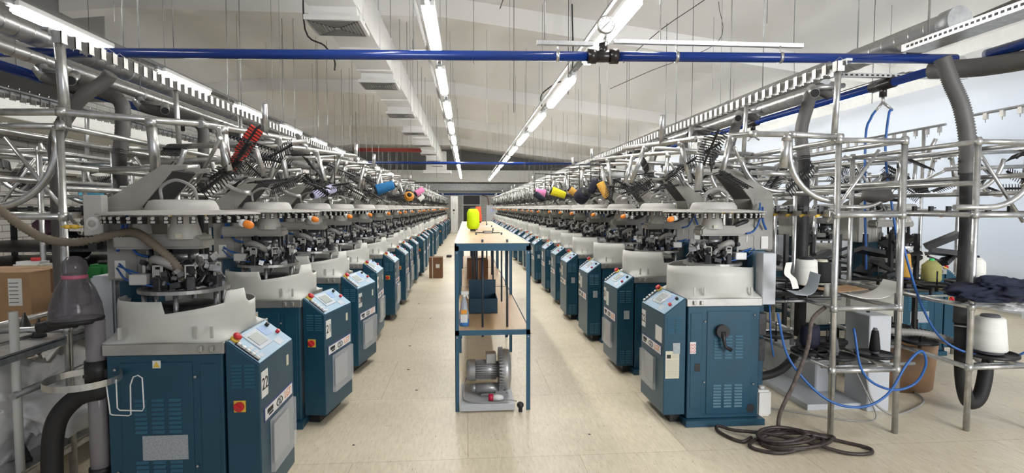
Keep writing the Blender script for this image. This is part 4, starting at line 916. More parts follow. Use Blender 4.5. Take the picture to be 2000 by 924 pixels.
tag(MB().box(0.20, 0.42, 7.6, 7.9, 1.2405, 1.243, Matrix.Rotation(0.3, 3, 'Z')).build('paper_sheet', paper), 'white paper sheet lying flat on the middle table', 'paper')
# tray box on the shelf
tb = empty('parts_tray', (0.13, 4.72, 0.605))
for (a, b, c_, d_, e_, f_, nm) in ((-0.115, 0.125, 0, 0.004, 0, 0.125, 'front_panel'), (-0.115, -0.111, 0, 0.34, 0, 0.125, 'side_panel'), (0.121, 0.125, 0, 0.34, 0, 0.125, 'side_panel'), (-0.115, 0.125, 0.336, 0.34, 0, 0.245, 'back_panel'), (-0.115, 0.125, 0, 0.34, 0, 0.004, 'bottom')):
    MB().box(a, b, c_, d_, e_, f_).build(nm, tray_p, tb)
tag(tb, 'dark blue sheet metal tray box on the table shelf', 'tray')
bt = empty('spray_bottle', (-0.025, 4.24, 0.606))
liq = mat('blue_liquid_bottle', (0.05, 0.22, 0.55), 0.1, alpha=0.9); clr = mat('bottle_clear', (0.45, 0.50, 0.58), 0.1, alpha=0.65)
MB().lathe([(0, 0), (0.036, 0), (0.037, 0.01), (0.037, 0.055)], (0, 0, 0), 20).build('liquid', liq, bt)
MB().lathe([(0.0365, 0.05), (0.0375, 0.10), (0.030, 0.125), (0.026, 0.15), (0.024, 0.18), (0.014, 0.20), (0.012, 0.222)], (0, 0, 0), 20).build('bottle_body', clr, bt)
MB().box(-0.026, 0.026, -0.040, -0.037, 0.03, 0.09).build('label_sheet', white_p, bt); MB().box(-0.022, 0.022, -0.039, -0.036, 0.095, 0.125).build('label_picture', y_orange, bt)
m = MB().rod((0, 0, 0.218), (0, 0, 0.238), 0.015, 12).box(-0.022, 0.036, -0.011, 0.011, 0.236, 0.262).prism([(0.012, 0.238), (0.03, 0.20), (0.036, 0.205), (0.026, 0.238)], 'y', -0.007, 0.007); m.build('trigger_head', white_p, bt, bevel=0.003)
tag(bt, 'spray bottle with blue liquid and white trigger on the shelf', 'spray bottle')
cb = empty('brown_carton', (0.13, 7.0, 0.606)); MB().box(-0.13, 0.13, 0, 0.3, 0, 0.24).build('box_body', cardb_dk, cb); MB().box(-0.02, 0.02, -0.002, 0, 0, 0.24).build('tape', cardboard, cb)
tag(cb, 'brown carton on the shelf far inside the middle table', 'carton')
# ---------------------------------------------------------------- side channel blower on its grey base
bp = MB().box(-0.055, 0.345, 4.05, 4.55, 0.012, 0.062)
tag(bp.build('grey_base_board', grey_box, bevel=0.003), 'light grey board under the motor blower, on the floor', 'board')
for sx_ in (0,): MB().box(-0.03, 0.32, 4.10, 4.5, 0.0, 0.012).build('batten', grey_box, bpy.data.objects['grey_base_board'])
bz = 0.062
alu = mat('cast_aluminium', (0.40, 0.40, 0.40), 0.38, 0.6, var=0.08, scale=10)
bw = empty('blower', (0.12, 4.30, bz)); Ry = Matrix.Rotation(PI / 2, 3, 'Y')
ax = 0.185
MB().lathe([(0, 0.12), (0.12, 0.12), (0.145, 0.125), (0.155, 0.14), (0.158, 0.17), (0.150, 0.20), (0.11, 0.21), (0.05, 0.20), (0, 0.195)], (0, 0, ax), 40, Ry).build('impeller_housing', alu, bw)
f = MB()
for k in range(44):
    a = 2 * PI * k / 44; u, w_ = math.cos(a), math.sin(a)
    f.box(0.118, 0.150, -0.003, 0.003, 0.125, 0.170); 
    vs = f.v[-8:]; f.v[-8:] = [(x, y * u - (z) * w_, ax + y * w_ + z * u) for x, y, z in vs]
f.build('cooling_fin', alu, bw)
MB().lathe([(0, -0.13), (0.055, -0.13), (0.078, -0.12), (0.082, -0.10), (0.082, -0.06)], (0, 0, ax), 28, Ry).build('fan_cover', alu, bw)
m = MB().tube([(-0.06, 0, ax), (0.12, 0, ax)], 0.062, 24)
for k in range(28): 
    a = 2 * PI * k / 28; m.box(-0.055, 0.10, -0.002, 0.002, 0.058, 0.076); vs = m.v[-8:]; m.v[-8:] = [(x, y * math.cos(a) - z * math.sin(a), ax + y * math.sin(a) + z * math.cos(a)) for x, y, z in vs]
m.build('motor_body', alu, bw)
MB().box(0.02, 0.10, -0.045, 0.045, ax + 0.05, ax + 0.135).build('terminal_box', alu, bw, bevel=0.006)
MB().tube([(-0.055, -0.04, 0.055), (0.14, -0.04, 0.055)], 0.038, 20).tube([(-0.09, -0.04, 0.055), (-0.055, -0.04, 0.055)], 0.030, 18).build('silencer', alu, bw)
MB().box(-0.02, 0.19, -0.09, -0.06, 0.0, 0.022).box(-0.02, 0.19, 0.06, 0.09, 0, 0.022).box(0.09, 0.17, -0.08, 0.08, 0.0, 0.04).build('foot_bracket', alu, bw, bevel=0.002)
tag(bw, 'grey side-channel blower with finned motor standing on a board', 'blower')
pl = empty('plug', (0.19, 4.12, 0.062 + 0.026)); MB().tube([(-0.035, 0, 0), (0.0, -0.003, 0)], 0.026, 18).build('plug_shroud', mat('plug_red', (0.45, 0.01, 0.05), 0.35), pl); MB().tube([(0.0, -0.003, 0), (0.05, -0.006, 0), (0.075, -0.008, -0.003)], 0.02, 16, rr=[0.025, 0.022, 0.012]).build('plug_body', white_p, pl)
tag(pl, 'red and white industrial power plug lying on the grey board', 'plug')
cbk = MB().tube(spline([(0.0, 4.36, 0.20), (-0.035, 4.25, 0.10), (-0.03, 4.15, 0.072), (0.02, 4.09, 0.068), (0.11, 4.075, 0.068), (0.22, 4.07, 0.068), (0.30, 4.06, 0.085), (0.36, 4.05, 0.08)], 8), 0.005, 8)
tag(cbk.build('power_cable', hose_lt), 'thin grey power cable looping over the blower board', 'cable')
m = MB().lathe([(0, -0.02), (0.022, -0.018), (0.026, 0), (0.022, 0.02), (0, 0.024)], (0.385, 4.05, 0.05), 12, Euler((1.2, 0.4, 0)).to_matrix()).box(0.372, 0.40, 4.04, 4.06, 0.0, 0.04)
tag(m.build('black_plug', black), 'small black plug at the edge of the blower board', 'plug')

# ---------------------------------------------------------------- far end: cabinets, switch box, cartons
cw = empty('control_cabinet', (-0.95, 33.2, 0)); MB().box(0, 0.42, 0, 0.6, 0.0, 2.15).build('cabinet_body', wall_w, cw, bevel=0.01)
MB().box(0.02, 0.40, -0.01, 0, 0.06, 2.1).build('door', wall_w, cw, bevel=0.004); MB().box(0.13, 0.24, -0.016, -0.01, 1.28, 1.38).box(0.15, 0.20, -0.016, -0.01, 1.12, 1.16).build('meter', ink, cw)
tag(cw, 'tall white electrical cabinet at the end of the brick wall side row', 'cabinet')
sw = empty('switch_box', (1.15, 33.4, 0)); MB().box(0, 0.75, 0, 0.4, 0.3, 1.62).build('box_body', grey_box, sw, bevel=0.01); MB().box(0.22, 0.42, -0.01, 0, 1.25, 1.38).build('display', mat('small_screen', (0.5, 0.55, 0.9), 0.3), sw); MB().box(0.1, 0.65, 0.02, 0.38, 0, 0.3).build('stand', dark, sw)
tag(sw, 'grey control box with a small screen beside the dark door', 'control box')
tag(MB().tube([(0.9, 34.5, 2.25), (1.25, 34.5, 2.15), (1.3, 34.4, 1.9), (1.3, 33.9, 1.62)], 0.03, 8).build('conduit', cardb_dk), 'brown conduit dropping to the grey control box', 'conduit')
ca = empty('brown_carton', (-0.80, 11.95, 0)); MB().box(0, 0.28, 0, 0.30, 0, 0.44).build('box_body', cardb_dk, ca); MB().box(0.06, 0.08, -0.002, 0, 0, 0.44).build('tape', paper_y, ca); MB().box(0.14, 0.22, -0.003, 0, 0.22, 0.30).build('carton_label', paper, ca)
tag(ca, 'brown carton standing on the floor at the aisle edge of the brick wall side row', 'carton')
tag(MB().box(-0.62, -0.46, 16.9, 17.1, 0, 0.07).build('dark_debris_tray', dark, bevel=0.02), 'small dark flat tray on the floor past the carton', 'tray')

# ---------------------------------------------------------------- by the near machine on the brick wall side: steel shelving, cartons, suction parts
sh = empty('steel_shelving', (-2.15, 2.6, 0))
for (z) in (0.80, 0.21):
    for (xa, xb) in ((-0.20, 0.0), (-0.42, -0.22)):
        b = MB().box(xa, xb, 0.0, 2.3, z - 0.004, z).box(xa, xa + 0.003, 0, 2.3, z - 0.035, z + 0.01).box(xb - 0.003, xb, 0, 2.3, z - 0.035, z + 0.01); b.build('shelf_channel', galv, sh)
MB().rod((-0.01, 0.22, 0.60), (-0.01, 2.2, 0.60), 0.018, 10).build('side_bar', galv_d, sh)
MB().rod((-0.02, 0.26, 0.0), (-0.02, 0.26, 1.0), 0.019, 12).build('upright', mat('white_tube', (0.60, 0.60, 0.56), 0.4), sh)
MB().rod((-0.44, 0.26, 0.0), (-0.44, 0.26, 1.0), 0.018, 10).build('upright', galv, sh); MB().rod((-0.44, 2.1, 0.0), (-0.44, 2.1, 0.9), 0.018, 10).rod((-0.04, 2.1, 0), (-0.04, 2.1, 0.9), 0.018, 10).build('upright', galv, sh)
tag(sh, 'low galvanised channel shelving beside the numbered 22 machine by the cartons', 'shelving')
for i, (x, y, z) in enumerate(((-2.52, 3.40, 0.80), (-2.31, 3.21, 0.80), (-2.42, 3.16, 0.21), (-2.25, 2.99, 0.21), (-2.30, 3.95, 0.21), (-2.2, 3.75, 0.80))):
    o = MB().lathe([(0, 0), (0.034, 0), (0.034, 0.012), (0.030, 0.014), (0.004, 0.10), (0, 0.10)], (x, y, z), 16).build('cone_peg', black)
    tag(o, ['small black cone peg, rear one of the pair on the upper shelf', 'small black cone peg, front one of the pair on the upper shelf', 'small black cone peg, rear one of the lower shelf pair', 'small black cone peg, front one of the lower shelf pair', 'small black cone peg behind the bent black hose', 'small black cone peg beside the crumpled clear bag'][i], 'cone peg', 'black cone pegs')
ct1 = [(-3.15, 3.70, 0.715, 0.45, 0.40, 0.385, 'upper cardboard carton with a white label, behind the steel shelving'), (-3.17, 3.68, 0.36, 0.46, 0.42, 0.355, 'middle cardboard carton of the stack behind the steel shelving'), (-3.15, 3.7, 0.0, 0.44, 0.40, 0.355, 'bottom carton of the stack, half hidden by the white bag')]
for i, (x, y, z, w_, d_, h_, lab) in enumerate(ct1):
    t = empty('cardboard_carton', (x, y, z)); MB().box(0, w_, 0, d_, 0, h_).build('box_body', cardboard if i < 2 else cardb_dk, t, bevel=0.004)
    MB().box(0, w_, d_ / 2 - 0.002, d_ / 2 + 0.002, h_, h_ + 0.001).box(w_, w_ + 0.001, d_ / 2 - 0.03, d_ / 2 + 0.03, h_ * 0.6, h_).build('flap_seam', cardb_dk, t)
    if i < 2:
        MB().box(w_ - 0.13, w_ - 0.05, -0.002, 0, h_ - 0.21, h_ - 0.04).build('carton_label', paper, t)
        q = MB()
        for k in range(6): q.box(w_ - 0.125, w_ - 0.07, -0.003, -0.002, h_ - 0.19 + k * 0.024, h_ - 0.186 + k * 0.024)
        for k in range(3): q.prism([(w_ - 0.14 + k * 0.035, 0.06), (w_ - 0.12 + k * 0.035, 0.06), (w_ - 0.13 + k * 0.035, 0.085)] if k else [(w_ - 0.14, 0.06), (w_ - 0.122, 0.06), (w_ - 0.122, 0.085), (w_ - 0.14, 0.085)], 'y', -0.003, 0)
        q.build('printed_mark', ink, t)
    tag(t, lab, 'carton', 'cardboard cartons')
def crumple(name, c, r, m, seed, label, amp=0.25, sub=5, flat=1.0):
    bm = bmesh.new(); bmesh.ops.create_icosphere(bm, subdivisions=sub, radius=1)
    for v in bm.verts:
        p = v.co.normalized(); n1 = noise.noise(p * 1.4 + Vector((seed, 0, 0))); n2 = abs(noise.noise(p * 3.3 + Vector((0, seed, 0)))); n3 = abs(noise.noise(p * 7 + Vector((0, 0, seed)))) + 0.6 * abs(noise.noise(p * 15 + Vector((seed, 0, seed))))
        k = 1 + amp * n1 * 1.5 - amp * n2 * 1.1 - amp * 0.5 * n3
        z = p.z * r[2] * k; v.co = Vector((p.x * r[0] * k, p.y * r[1] * k, max(z, -r[2] * 0.62 * flat)))
    for f_ in bm.faces: f_.smooth = True
    me = bpy.data.meshes.new(name); bm.to_mesh(me); bm.free(); me.materials.append(m)
    o = bpy.data.objects.new(name, me); COL.objects.link(o); o.location = c; return tag(o, label, 'bag')
crumple('woven_bag', (-2.42, 3.35, 0.42), (0.30, 0.52, 0.34), bag_w, 2.3, 'big crumpled white woven bag on the lower shelf', 0.45)
crumple('clear_bag', (-2.28, 3.55, 0.835), (0.15, 0.22, 0.055), film, 5.1, 'crumpled clear plastic bag lying on the upper shelf', 0.5)
bh = MB().tube(spline([(-1.85, 2.62, 0.02), (-1.87, 2.64, 0.3), (-1.86, 2.66, 0.52), (-1.78, 2.68, 0.63), (-1.68, 2.68, 0.66), (-1.70, 2.70, 0.66), (-1.72, 2.78, 0.5), (-1.74, 2.8, 0.1)], 8), 0.042, 14)
tag(bh.build('black_bent_hose', black_r), 'thick black hose bent over like a hook beside the end machine', 'hose')
sp_ = empty('suction_bottle', (-1.70, 2.70, 0))
MB().tube([(0, 0, 0.0), (0, 0, 0.985)], 0.039, 20).build('clear_pipe', tube_lt, sp_)
MB().tube([(0, 0, 0.70), (0, 0, 0.80)], 0.048, 18).tube([(0, 0, 0.27), (0, 0, 0.30)], 0.046, 18).box(-0.05, 0.07, -0.02, 0.06, 0.72, 0.76).build('pipe_coupling', black, sp_)
MB().lathe([(0.036, 0.985), (0.103, 0.99), (0.105, 1.0), (0.098, 1.06), (0.075, 1.13), (0.05, 1.175), (0.046, 1.20)], (-0.08, 0, 0), 28).build('smoky_dome', smoky, sp_)
MB().lathe([(0.045, 1.175), (0.050, 1.178), (0.050, 1.192), (0.045, 1.195)], (-0.08, 0, 0), 24).build('pink_collar', mat('pink_ring', (0.45, 0.12, 0.18), 0.4), sp_)
MB().lathe([(0.046, 1.195), (0.052, 1.225), (0.045, 1.255), (0.025, 1.275), (0, 1.28)], (-0.08, 0, 0), 22).build('dome_cap', smoky, sp_)
MB().lathe([(0.0, 0.975), (0.10, 0.975), (0.107, 0.985), (0.107, 0.995), (0.09, 0.997)], (-0.08, 0, 0), 28).tube(spline([(-0.08, 0, 0.98), (-0.16, 0.0, 0.97), (-0.24, 0, 0.95)], 5), 0.028, 10).build('dome_base', black, sp_)
tag(sp_, 'smoky plastic suction bottle dome on a clear vertical pipe', 'suction bottle')
rg = empty('wire_ring_holder', (-1.67, 2.56, 0.75)); n = 40
m = MB(); m.lathe([(0.140, -0.014), (0.142, -0.014), (0.142, 0.014), (0.140, 0.014), (0.140, -0.014)], (0, 0, 0), 48, smooth=False); m.build('steel_band', galv, rg)
MB().tube([(0.125, -0.05, 0.0), (0.125, -0.03, -0.145), (0.135, -0.03, -0.15), (0.20, -0.03, -0.155), (0.21, -0.03, -0.15), (0.212, -0.03, -0.02), (0.225, -0.03, 0.015), (0.245, -0.03, 0.022), (0.262, -0.03, 0.01), (0.265, -0.03, -0.12), (0.258, -0.03, -0.135), (0.165, -0.03, -0.13), (0.155, -0.03, -0.12), (0.142, -0.01, 0.0)], 0.0028, 8).build('bent_wire', white_p, rg)
tag(rg, 'flat steel ring with bent white wire hook in front of the end machine', 'ring holder')
th_ = spline([(-2.30, 2.96, 1.50), (-2.17, 2.95, 1.40), (-2.05, 2.94, 1.34), (-1.9, 2.93, 1.33), (-1.70, 2.90, 1.37), (-1.6, 2.87, 1.375), (-1.5, 2.83, 1.32), (-1.41, 2.82, 1.24), (-1.37, 2.84, 1.15)], 16)
tag(MB().tube(th_, 0.02, 12, rr=[0.0165 + 0.006 * (i % 2) for i in range(len(th_))]).build('tan_corrugated_hose', hose_tan), 'tan corrugated hose sagging into the needle ring of the end machine', 'hose')
yd = empty('yarn_detector', (-1.83, 2.92, 1.42)); MB().box(-0.045, 0.045, 0, 0.05, -0.06, 0.14).build('case', cast_lt, yd, bevel=0.004); MB().lathe([(0, 0.008), (0.03, 0.008), (0.034, 0)], (0, 0, 0.0), 20, Rx).build('white_wheel', white_p, yd)
MB().lathe([(0, 0.01), (0.018, 0.01), (0.018, 0)], (0, 0, 0.0), 14, Rx).build('wheel_hub', cast_lt, yd); MB().box(-0.02, 0.02, -0.01, 0.04, -0.13, -0.06).build('lower_arm', black, yd)
MB().rod((-0.05, 0, -0.015), (-0.15, 0, -0.015), 0.004, 6).rod((-0.07, 0, -0.015), (-0.095, 0, -0.015), 0.011, 10).rod((-0.105, 0, -0.015), (-0.13, 0, -0.015), 0.011, 10).build('wax_knob', yellow, yd)
tag(yd, 'small grey yarn detector with white wheel beside the end machine', 'yarn detector')
for i, (mm, capm, x, y, z, w_, h_, lab) in enumerate(((white_p, red, -3.15, 4.35, 0.85, 0.20, 0.26, 'white plastic jug with red cap behind the cartons'), (mat('jug_green', (0.03, 0.22, 0.06), 0.4), black, -2.72, 4.4, 0.88, 0.12, 0.2, 'dark green plastic jug beside the white one'), (white_p, grey_box, -3.72, 4.5, 0.85, 0.22, 0.2, 'white plastic jug with grey lid at the picture edge'))):
    t = empty('plastic_jug', (x, y, z)); MB().box(-w_ / 2, w_ / 2, -0.07, 0.07, 0, h_).build('jug_body', mm, t, bevel=0.02, seg=2); MB().rod((0.02, 0, h_), (0.02, 0, h_ + 0.025), 0.03, 14).build('cap', capm, t); tag(t, lab, 'jug', 'plastic jugs')
tag(MB().box(-3.95, -2.6, 4.25, 4.65, 0.82, 0.85).box(-3.9, -3.87, 4.3, 4.33, 0, 0.82).box(-2.65, -2.62, 4.3, 4.33, 0, 0.82).box(-3.9, -3.87, 4.6, 4.63, 0, 0.82).box(-2.65, -2.62, 4.6, 4.63, 0, 0.82).build('steel_bench', galv), 'narrow steel bench behind the cartons holding plastic jugs', 'bench')
cols = [('green', (0.05, 0.40, 0.16)), ('lilac', (0.45, 0.33, 0.6)), ('light blue', (0.10, 0.42, 0.62)), ('dusty pink', (0.35, 0.20, 0.25)), ('royal blue', (0.02, 0.07, 0.35)), ('black', (0.02, 0.02, 0.022)), ('pale grey', (0.5, 0.5, 0.5)), ('dark green', (0.03, 0.18, 0.08))]
for i, (x, y, z, c_, sz) in enumerate(((-4.45, 5.0, 1.32, 0, 0.15), (-4.4, 4.85, 1.18, 1, 0.12), (-3.75, 6.0, 1.62, 2, 0.12), (-3.9, 5.6, 1.32, 3, 0.13), (-3.1, 5.2, 1.33, 4, 0.11), (-2.95, 5.3, 1.28, 5, 0.14), (-2.75, 5.1, 1.30, 1, 0.08), (-4.3, 6.2, 1.68, 6, 0.13), (-3.4, 6.1, 1.62, 2, 0.10), (-3.5, 5.3, 1.15, 5, 0.16), (-3.05, 5.6, 1.1, 5, 0.18))):
    nm, cc = cols[c_]
    o = crumple('knit_bundle', (x, y, z), (sz, sz, sz * 1.0), MAT.get('knit_' + nm) or mat('knit_' + nm, cc, 0.9), 3.1 * i, f'{nm} knitted bundle stacked {["at the outer edge, uppermost","under the green one","high beside a hose","between two posts","in a blue upright pack","next to the royal blue pack","behind the big post","in the far corner, uppermost","by the upper hose","low behind the jug","low behind the big post"][i]} of the shelf area', 0.3, 3)
    o['category'] = 'knitted bundle'; o['group'] = 'knitted bundles on far shelving'
st_ = MB()
for z in (1.0, 1.16, 1.50):
    st_.box(-4.75, -2.6, 4.8, 6.3, z - 0.02, z)
for (x, y) in ((-4.7, 4.85), (-2.65, 4.85), (-4.7, 6.25), (-2.65, 6.25)): st_.box(x - 0.02, x + 0.02, y - 0.02, y + 0.02, 0, 1.5)
tag(st_.build('bundle_rack', dark), 'dark open rack carrying coloured knitted bundles behind the jugs', 'rack')

# ---------------------------------------------------------------- by the near machine on the sheet curtain side
def hose(name, pts, r, m, label, cat='hose', n=10, corr=0.0, group=None):
    P_ = spline(pts, n); return tag(MB().tube(P_, r, 12, rr=[r + corr * (i % 2) for i in range(len(P_))]).build(name, m), label, cat, group)
hz_ = empty('big_suction_hose', (0, 0, 0))
P_ = spline([(3.50, 3.95, 2.60), (3.56, 3.93, 2.42), (3.62, 3.9, 2.24), (3.66, 3.88, 2.0), (3.65, 3.86, 1.74)], 24)
MB().tube(P_, 0.05, 14, rr=[0.050 + 0.009 * (i % 2) for i in range(len(P_))]).build('corrugated_hose', hose_g, hz_)
MB().tube(spline([(3.65, 3.86, 1.78), (3.645, 3.84, 1.3), (3.60, 3.8, 0.8), (3.56, 3.75, 0.5), (3.55, 3.72, 0.25), (3.60, 3.72, 0.10), (3.70, 3.74, 0.12), (3.78, 3.78, 0.26), (3.80, 3.8, 0.4)], 8), 0.047, 14).build('black_hose', black_r, hz_)
MB().tube([(3.575, 3.77, 0.66), (3.59, 3.785, 0.78)], 0.056, 16).build('rubber_coupling', mat('coupling_grey', (0.06, 0.06, 0.06), 0.6), hz_)
MB().tube([(3.572, 3.767, 0.635), (3.573, 3.768, 0.645)], 0.052, 16).tube([(3.597, 3.795, 0.84), (3.598, 3.796, 0.85)], 0.052, 16).build('hose_clip', galv, hz_)
tag(hz_, 'big corrugated suction hose coming down by the sheet edge and turning up near the floor', 'suction hose')
wc = empty('white_machine_box', (2.98, 3.98, 0)); MB().box(-0.06, 0.11, -0.14, 0.12, 0.0, 0.71).build('case', grey_box, wc, bevel=0.006); MB().rod((0.03, 0.0, 0.71), (0.03, 0.0, 0.725), 0.012, 10).build('knob', ink, wc)
tag(wc, 'light grey floor cabinet with flat top between the yarn frame posts', 'cabinet')
pb = empty('grey_floor_plate', (2.72, 3.9, 0)); MB().box(-0.22, 0.22, 0, 0.75, 0.0, 0.045).build('plate', grey_box, pb, bevel=0.003); MB().box(0.02, 0.20, 0.28, 1.6, 0.0, 0.30).build('upstand', grey_box, pb, bevel=0.01)
tag(pb, 'flat light grey metal base plate with long upstand on the floor', 'base plate')
cones = [(y_navy, (2.44, 3.80, 0.492), 0.165, 0.068, 0.058, black, 'x', 'dark navy yarn spool on a black tray by the end machine'), (y_black, (2.84, 3.68, 0.492), 0.15, 0.036, 0.022, y_grey, 'c', 'slim black yarn cone on a black tray before the grey cabinet'),
         (y_white, (2.46, 3.90, 0.932), 0.19, 0.083, 0.072, ink, 'c', 'white yarn cone on the upper tray between two posts'), (y_black, (2.66, 4.02, 0.932), 0.16, 0.075, 0.06, paper_y, 'c', 'black yarn cone with cream core behind the curled card'),
         (y_gold, (3.63, 4.38, 0.915), 0.20, 0.046, 0.03, MAT['strip_border'], 'c', 'golden orange yarn cone on a high tray'), (y_olive, (3.84, 4.36, 0.86), 0.20, 0.072, 0.03, mat('core_green', (0.05, 0.5, 0.12), 0.4), 'x', 'olive green yarn spool with bright green core'),
         (y_white, (4.25, 4.38, 0.90), 0.18, 0.072, 0.04, ink, 'x', 'cream white yarn spool beside the tall dark cone'), (y_grey, (4.10, 4.32, 0.88), 0.24, 0.045, 0.02, mat('core_blue', (0.03, 0.06, 0.5), 0.4), 'c', 'tall dark grey yarn cone with blue base'),
         (y_white, (3.62, 3.60, 0.502), 0.24, 0.105, 0.085, y_grey, 'c', 'large white yarn cone low inside the post frame by the big hose'),
         (y_grey, (2.53, 3.66, 0.492), 0.10, 0.03, 0.02, y_grey, 'c', 'small grey core tube on the second low tray')]
for (my, loc, h_, a_, b_, core, shp, lab) in cones: cone_spool(my, loc, h=h_, r0=a_, r1=b_, core=core, shape='cone' if shp == 'c' else 'x', label=lab, name='yarn_cone' if shp == 'c' else 'yarn_spool', group='yarn cones standing on trays')
for i, (x, y, z, r_) in enumerate(((2.44, 3.80, 0.46, 0.125), (2.84, 3.68, 0.46, 0.125), (2.54, 3.66, 0.46, 0.125), (2.72, 4.0, 0.48, 0.125), (3.3, 4.1, 0.56, 0.13), (3.1, 4.0, 0.50, 0.13), (3.62, 3.60, 0.47, 0.17), (2.42, 3.88, 0.895, 0.17), (2.66, 4.02, 0.895, 0.17), (3.63, 4.38, 0.88, 0.13), (3.84, 4.36, 0.825, 0.13), (4.18, 4.36, 0.865, 0.17), (2.25, 3.8, 0.895, 0.16))):
    t = MB().lathe([(0, 0), (r_ * 0.9, 0), (r_, 0.006), (r_, 0.024), (r_ * 0.95, 0.024), (r_ * 0.93, 0.012), (0, 0.012)], (x, y, z), 28).rod((x, y, z + 0.012), (x, y, z + 0.03), 0.02, 10).rod((x, y, z + 0.03), (x, y, z + 0.09), 0.005, 6).rod((x, y, z), (x, y, z - 0.05), 0.012, 8)
    o = t.build('spool_tray', black)
    tag(o, ['round black tray under the dark navy spool', 'round black tray under the slim black cone', 'round black tray holding the small grey core', 'empty round black tray behind the post', 'empty black tray above the brown bin', 'lower empty black tray above the brown bin', 'wide black tray under the large white cone', 'wide upper black tray under the white cone', 'upper black tray under the cone with cream core', 'black tray under the golden orange cone', 'black tray under the olive spool', 'black tray under the cream and grey cones', 'upper black tray holding curled grey card'][i], 'tray', 'round black spool trays')
    yy = y
    b_ = MB().rod((x, y, z - 0.05), (x, y, z - 0.065), 0.018, 8).rod((x - 0.1, y, z - 0.06), (x + 0.3 if x < 3 else x + 0.2, y, z - 0.06), 0.012, 8); b_.build('support_bar', galv_d, o)
def card(name, pts, width, m, label, cat='card', ydir=(0, 1, 0)):
    P_ = spline(pts, 5); q = MB(); yv = Vector(ydir).normalized() * width; vs = []
    for p in P_: vs += [tuple(p), tuple(p + yv), tuple(p + yv + Vector((0, 0, -0.003))), tuple(p + Vector((0, 0, -0.003)))]
    fs = [(0, 1, 2, 3), tuple(len(vs) - 4 + k for k in (3, 2, 1, 0))]
    for i in range(len(P_) - 1):
        for k in range(4): a, b = i * 4 + k, i * 4 + (k + 1) % 4; fs.append((a, b, b + 4, a + 4))
    q.add(vs, fs); return tag(q.build(name, m), label, cat)
card('curled_card', [(2.50, 3.50, 0.925), (2.62, 3.50, 0.90), (2.74, 3.50, 0.90), (2.84, 3.5, 0.94), (2.88, 3.5, 1.0)], 0.2, paper, 'large white card curled up at one end on the tray', ydir=(0.1, 1, 0))
card('brown_card', [(2.38, 3.62, 0.945), (2.5, 3.6, 0.93), (2.62, 3.60, 0.935), (2.72, 3.6, 0.945)], 0.22, cardboard, 'brown cardboard piece lying inside the curled white card')
card('folded_card', [(2.13, 3.48, 0.935), (2.22, 3.48, 0.93), (2.28, 3.49, 0.97), (2.31, 3.5, 1.06)], 0.2, panel_grey, 'light grey folded card leaning on the upper tray', ydir=(0.25, 1, 0))
card('small_card', [(2.12, 3.5, 0.97), (2.10, 3.5, 1.03), (2.06, 3.5, 1.07), (2.07, 3.5, 1.14)], 0.06, paper, 'narrow white card standing beside the folded grey card', ydir=(1, 0.4, 0))
tag(MB().lathe([(0, 0), (0.022, 0), (0.020, 0.075), (0, 0.075)], (2.36, 3.50, 0.92), 14).build('core_tube', cast_lt), 'small grey cardboard core standing before the folded card', 'core tube')
crumple('navy_cloth', (3.55, 3.38, 0.96), (0.40, 0.20, 0.10), navy, 1.7, 'dark navy cloth heaped on top of the post frame', 0.3)['category'] = 'cloth'
crumple('clear_film', (3.62, 3.42, 0.86), (0.26, 0.14, 0.04), film, 7.7, 'crumpled clear film hanging under the navy cloth', 0.6)
bn = empty('brown_bin', (3.62, 4.50, 0)); MB().lathe([(0, 0), (0.30, 0), (0.33, 0.40), (0.0, 0.40)], (0, 0, 0), 28).build('bin_body', mat('bin_brown', (0.25, 0.15, 0.085), 0.6, var=0.1), bn)
MB().lathe([(0.32, 0.39), (0.34, 0.40), (0.34, 0.42), (0.30, 0.42)], (0, 0, 0), 28).build('rim', cardboard, bn)
tag(bn, 'round brown fibre bin on the floor behind the big suction hose', 'bin')
hose('striped_hose', [(3.02, 3.95, 0.60), (3.2, 3.95, 0.57), (3.4, 3.9, 0.56), (3.6, 3.85, 0.5), (3.78, 3.8, 0.36)], 0.021, hose_lt, 'light ribbed hose slanting down beside the large white cone', n=18, corr=0.006)
hose('blue_floor_hose', [(2.05, 3.55, 0.80), (2.12, 3.52, 0.5), (2.3, 3.42, 0.27), (2.50, 3.36, 0.22), (2.68, 3.35, 0.30), (2.82, 3.36, 0.5), (2.93, 3.38, 0.57), (2.98, 3.40, 0.47), (2.92, 3.42, 0.34), (2.75, 3.42, 0.31), (2.58, 3.44, 0.42), (2.55, 3.5, 0.7)], 0.008, blue_t, 'blue air hose looped low between the frame posts', 'air hose')
hose('blue_slack_hose', [(3.05, 3.75, 1.35), (3.1, 3.72, 1.1), (3.2, 3.7, 0.8), (3.32, 3.66, 0.58), (3.5, 3.6, 0.48), (3.75, 3.55, 0.47), (3.95, 3.5, 0.6)], 0.008, blue_t, 'blue air hose hanging slack past the big suction hose', 'air hose')
hose('white_floor_cable', [(2.9, 3.85, 0.30), (2.93, 3.8, 0.1), (3.05, 3.75, 0.012), (3.3, 3.85, 0.012), (3.5, 4.0, 0.012), (3.6, 4.2, 0.012)], 0.008, hose_lt, 'pale cable running over the floor behind the posts', 'cable')
hose('thin_floor_cable', [(2.15, 4.0, 0.008), (2.4, 3.85, 0.008), (2.65, 3.68, 0.008), (2.85, 3.66, 0.02), (2.80, 3.7, 0.2), (2.72, 3.8, 0.45)], 0.006, hose_lt, 'thin beige cable trailing past the grey base plate', 'cable')
hose('braided_cable', [(2.36, 3.52, 0.84), (2.26, 3.50, 0.76), (2.22, 3.48, 0.58), (2.14, 3.48, 0.36), (2.04, 3.47, 0.16), (2.02, 3.46, 0.03)], 0.013, mat('braid_brown', (0.10, 0.08, 0.07), 0.8, var=0.4, scale=40), 'brown braided cable dropping from the tray to the coil', 'cable')
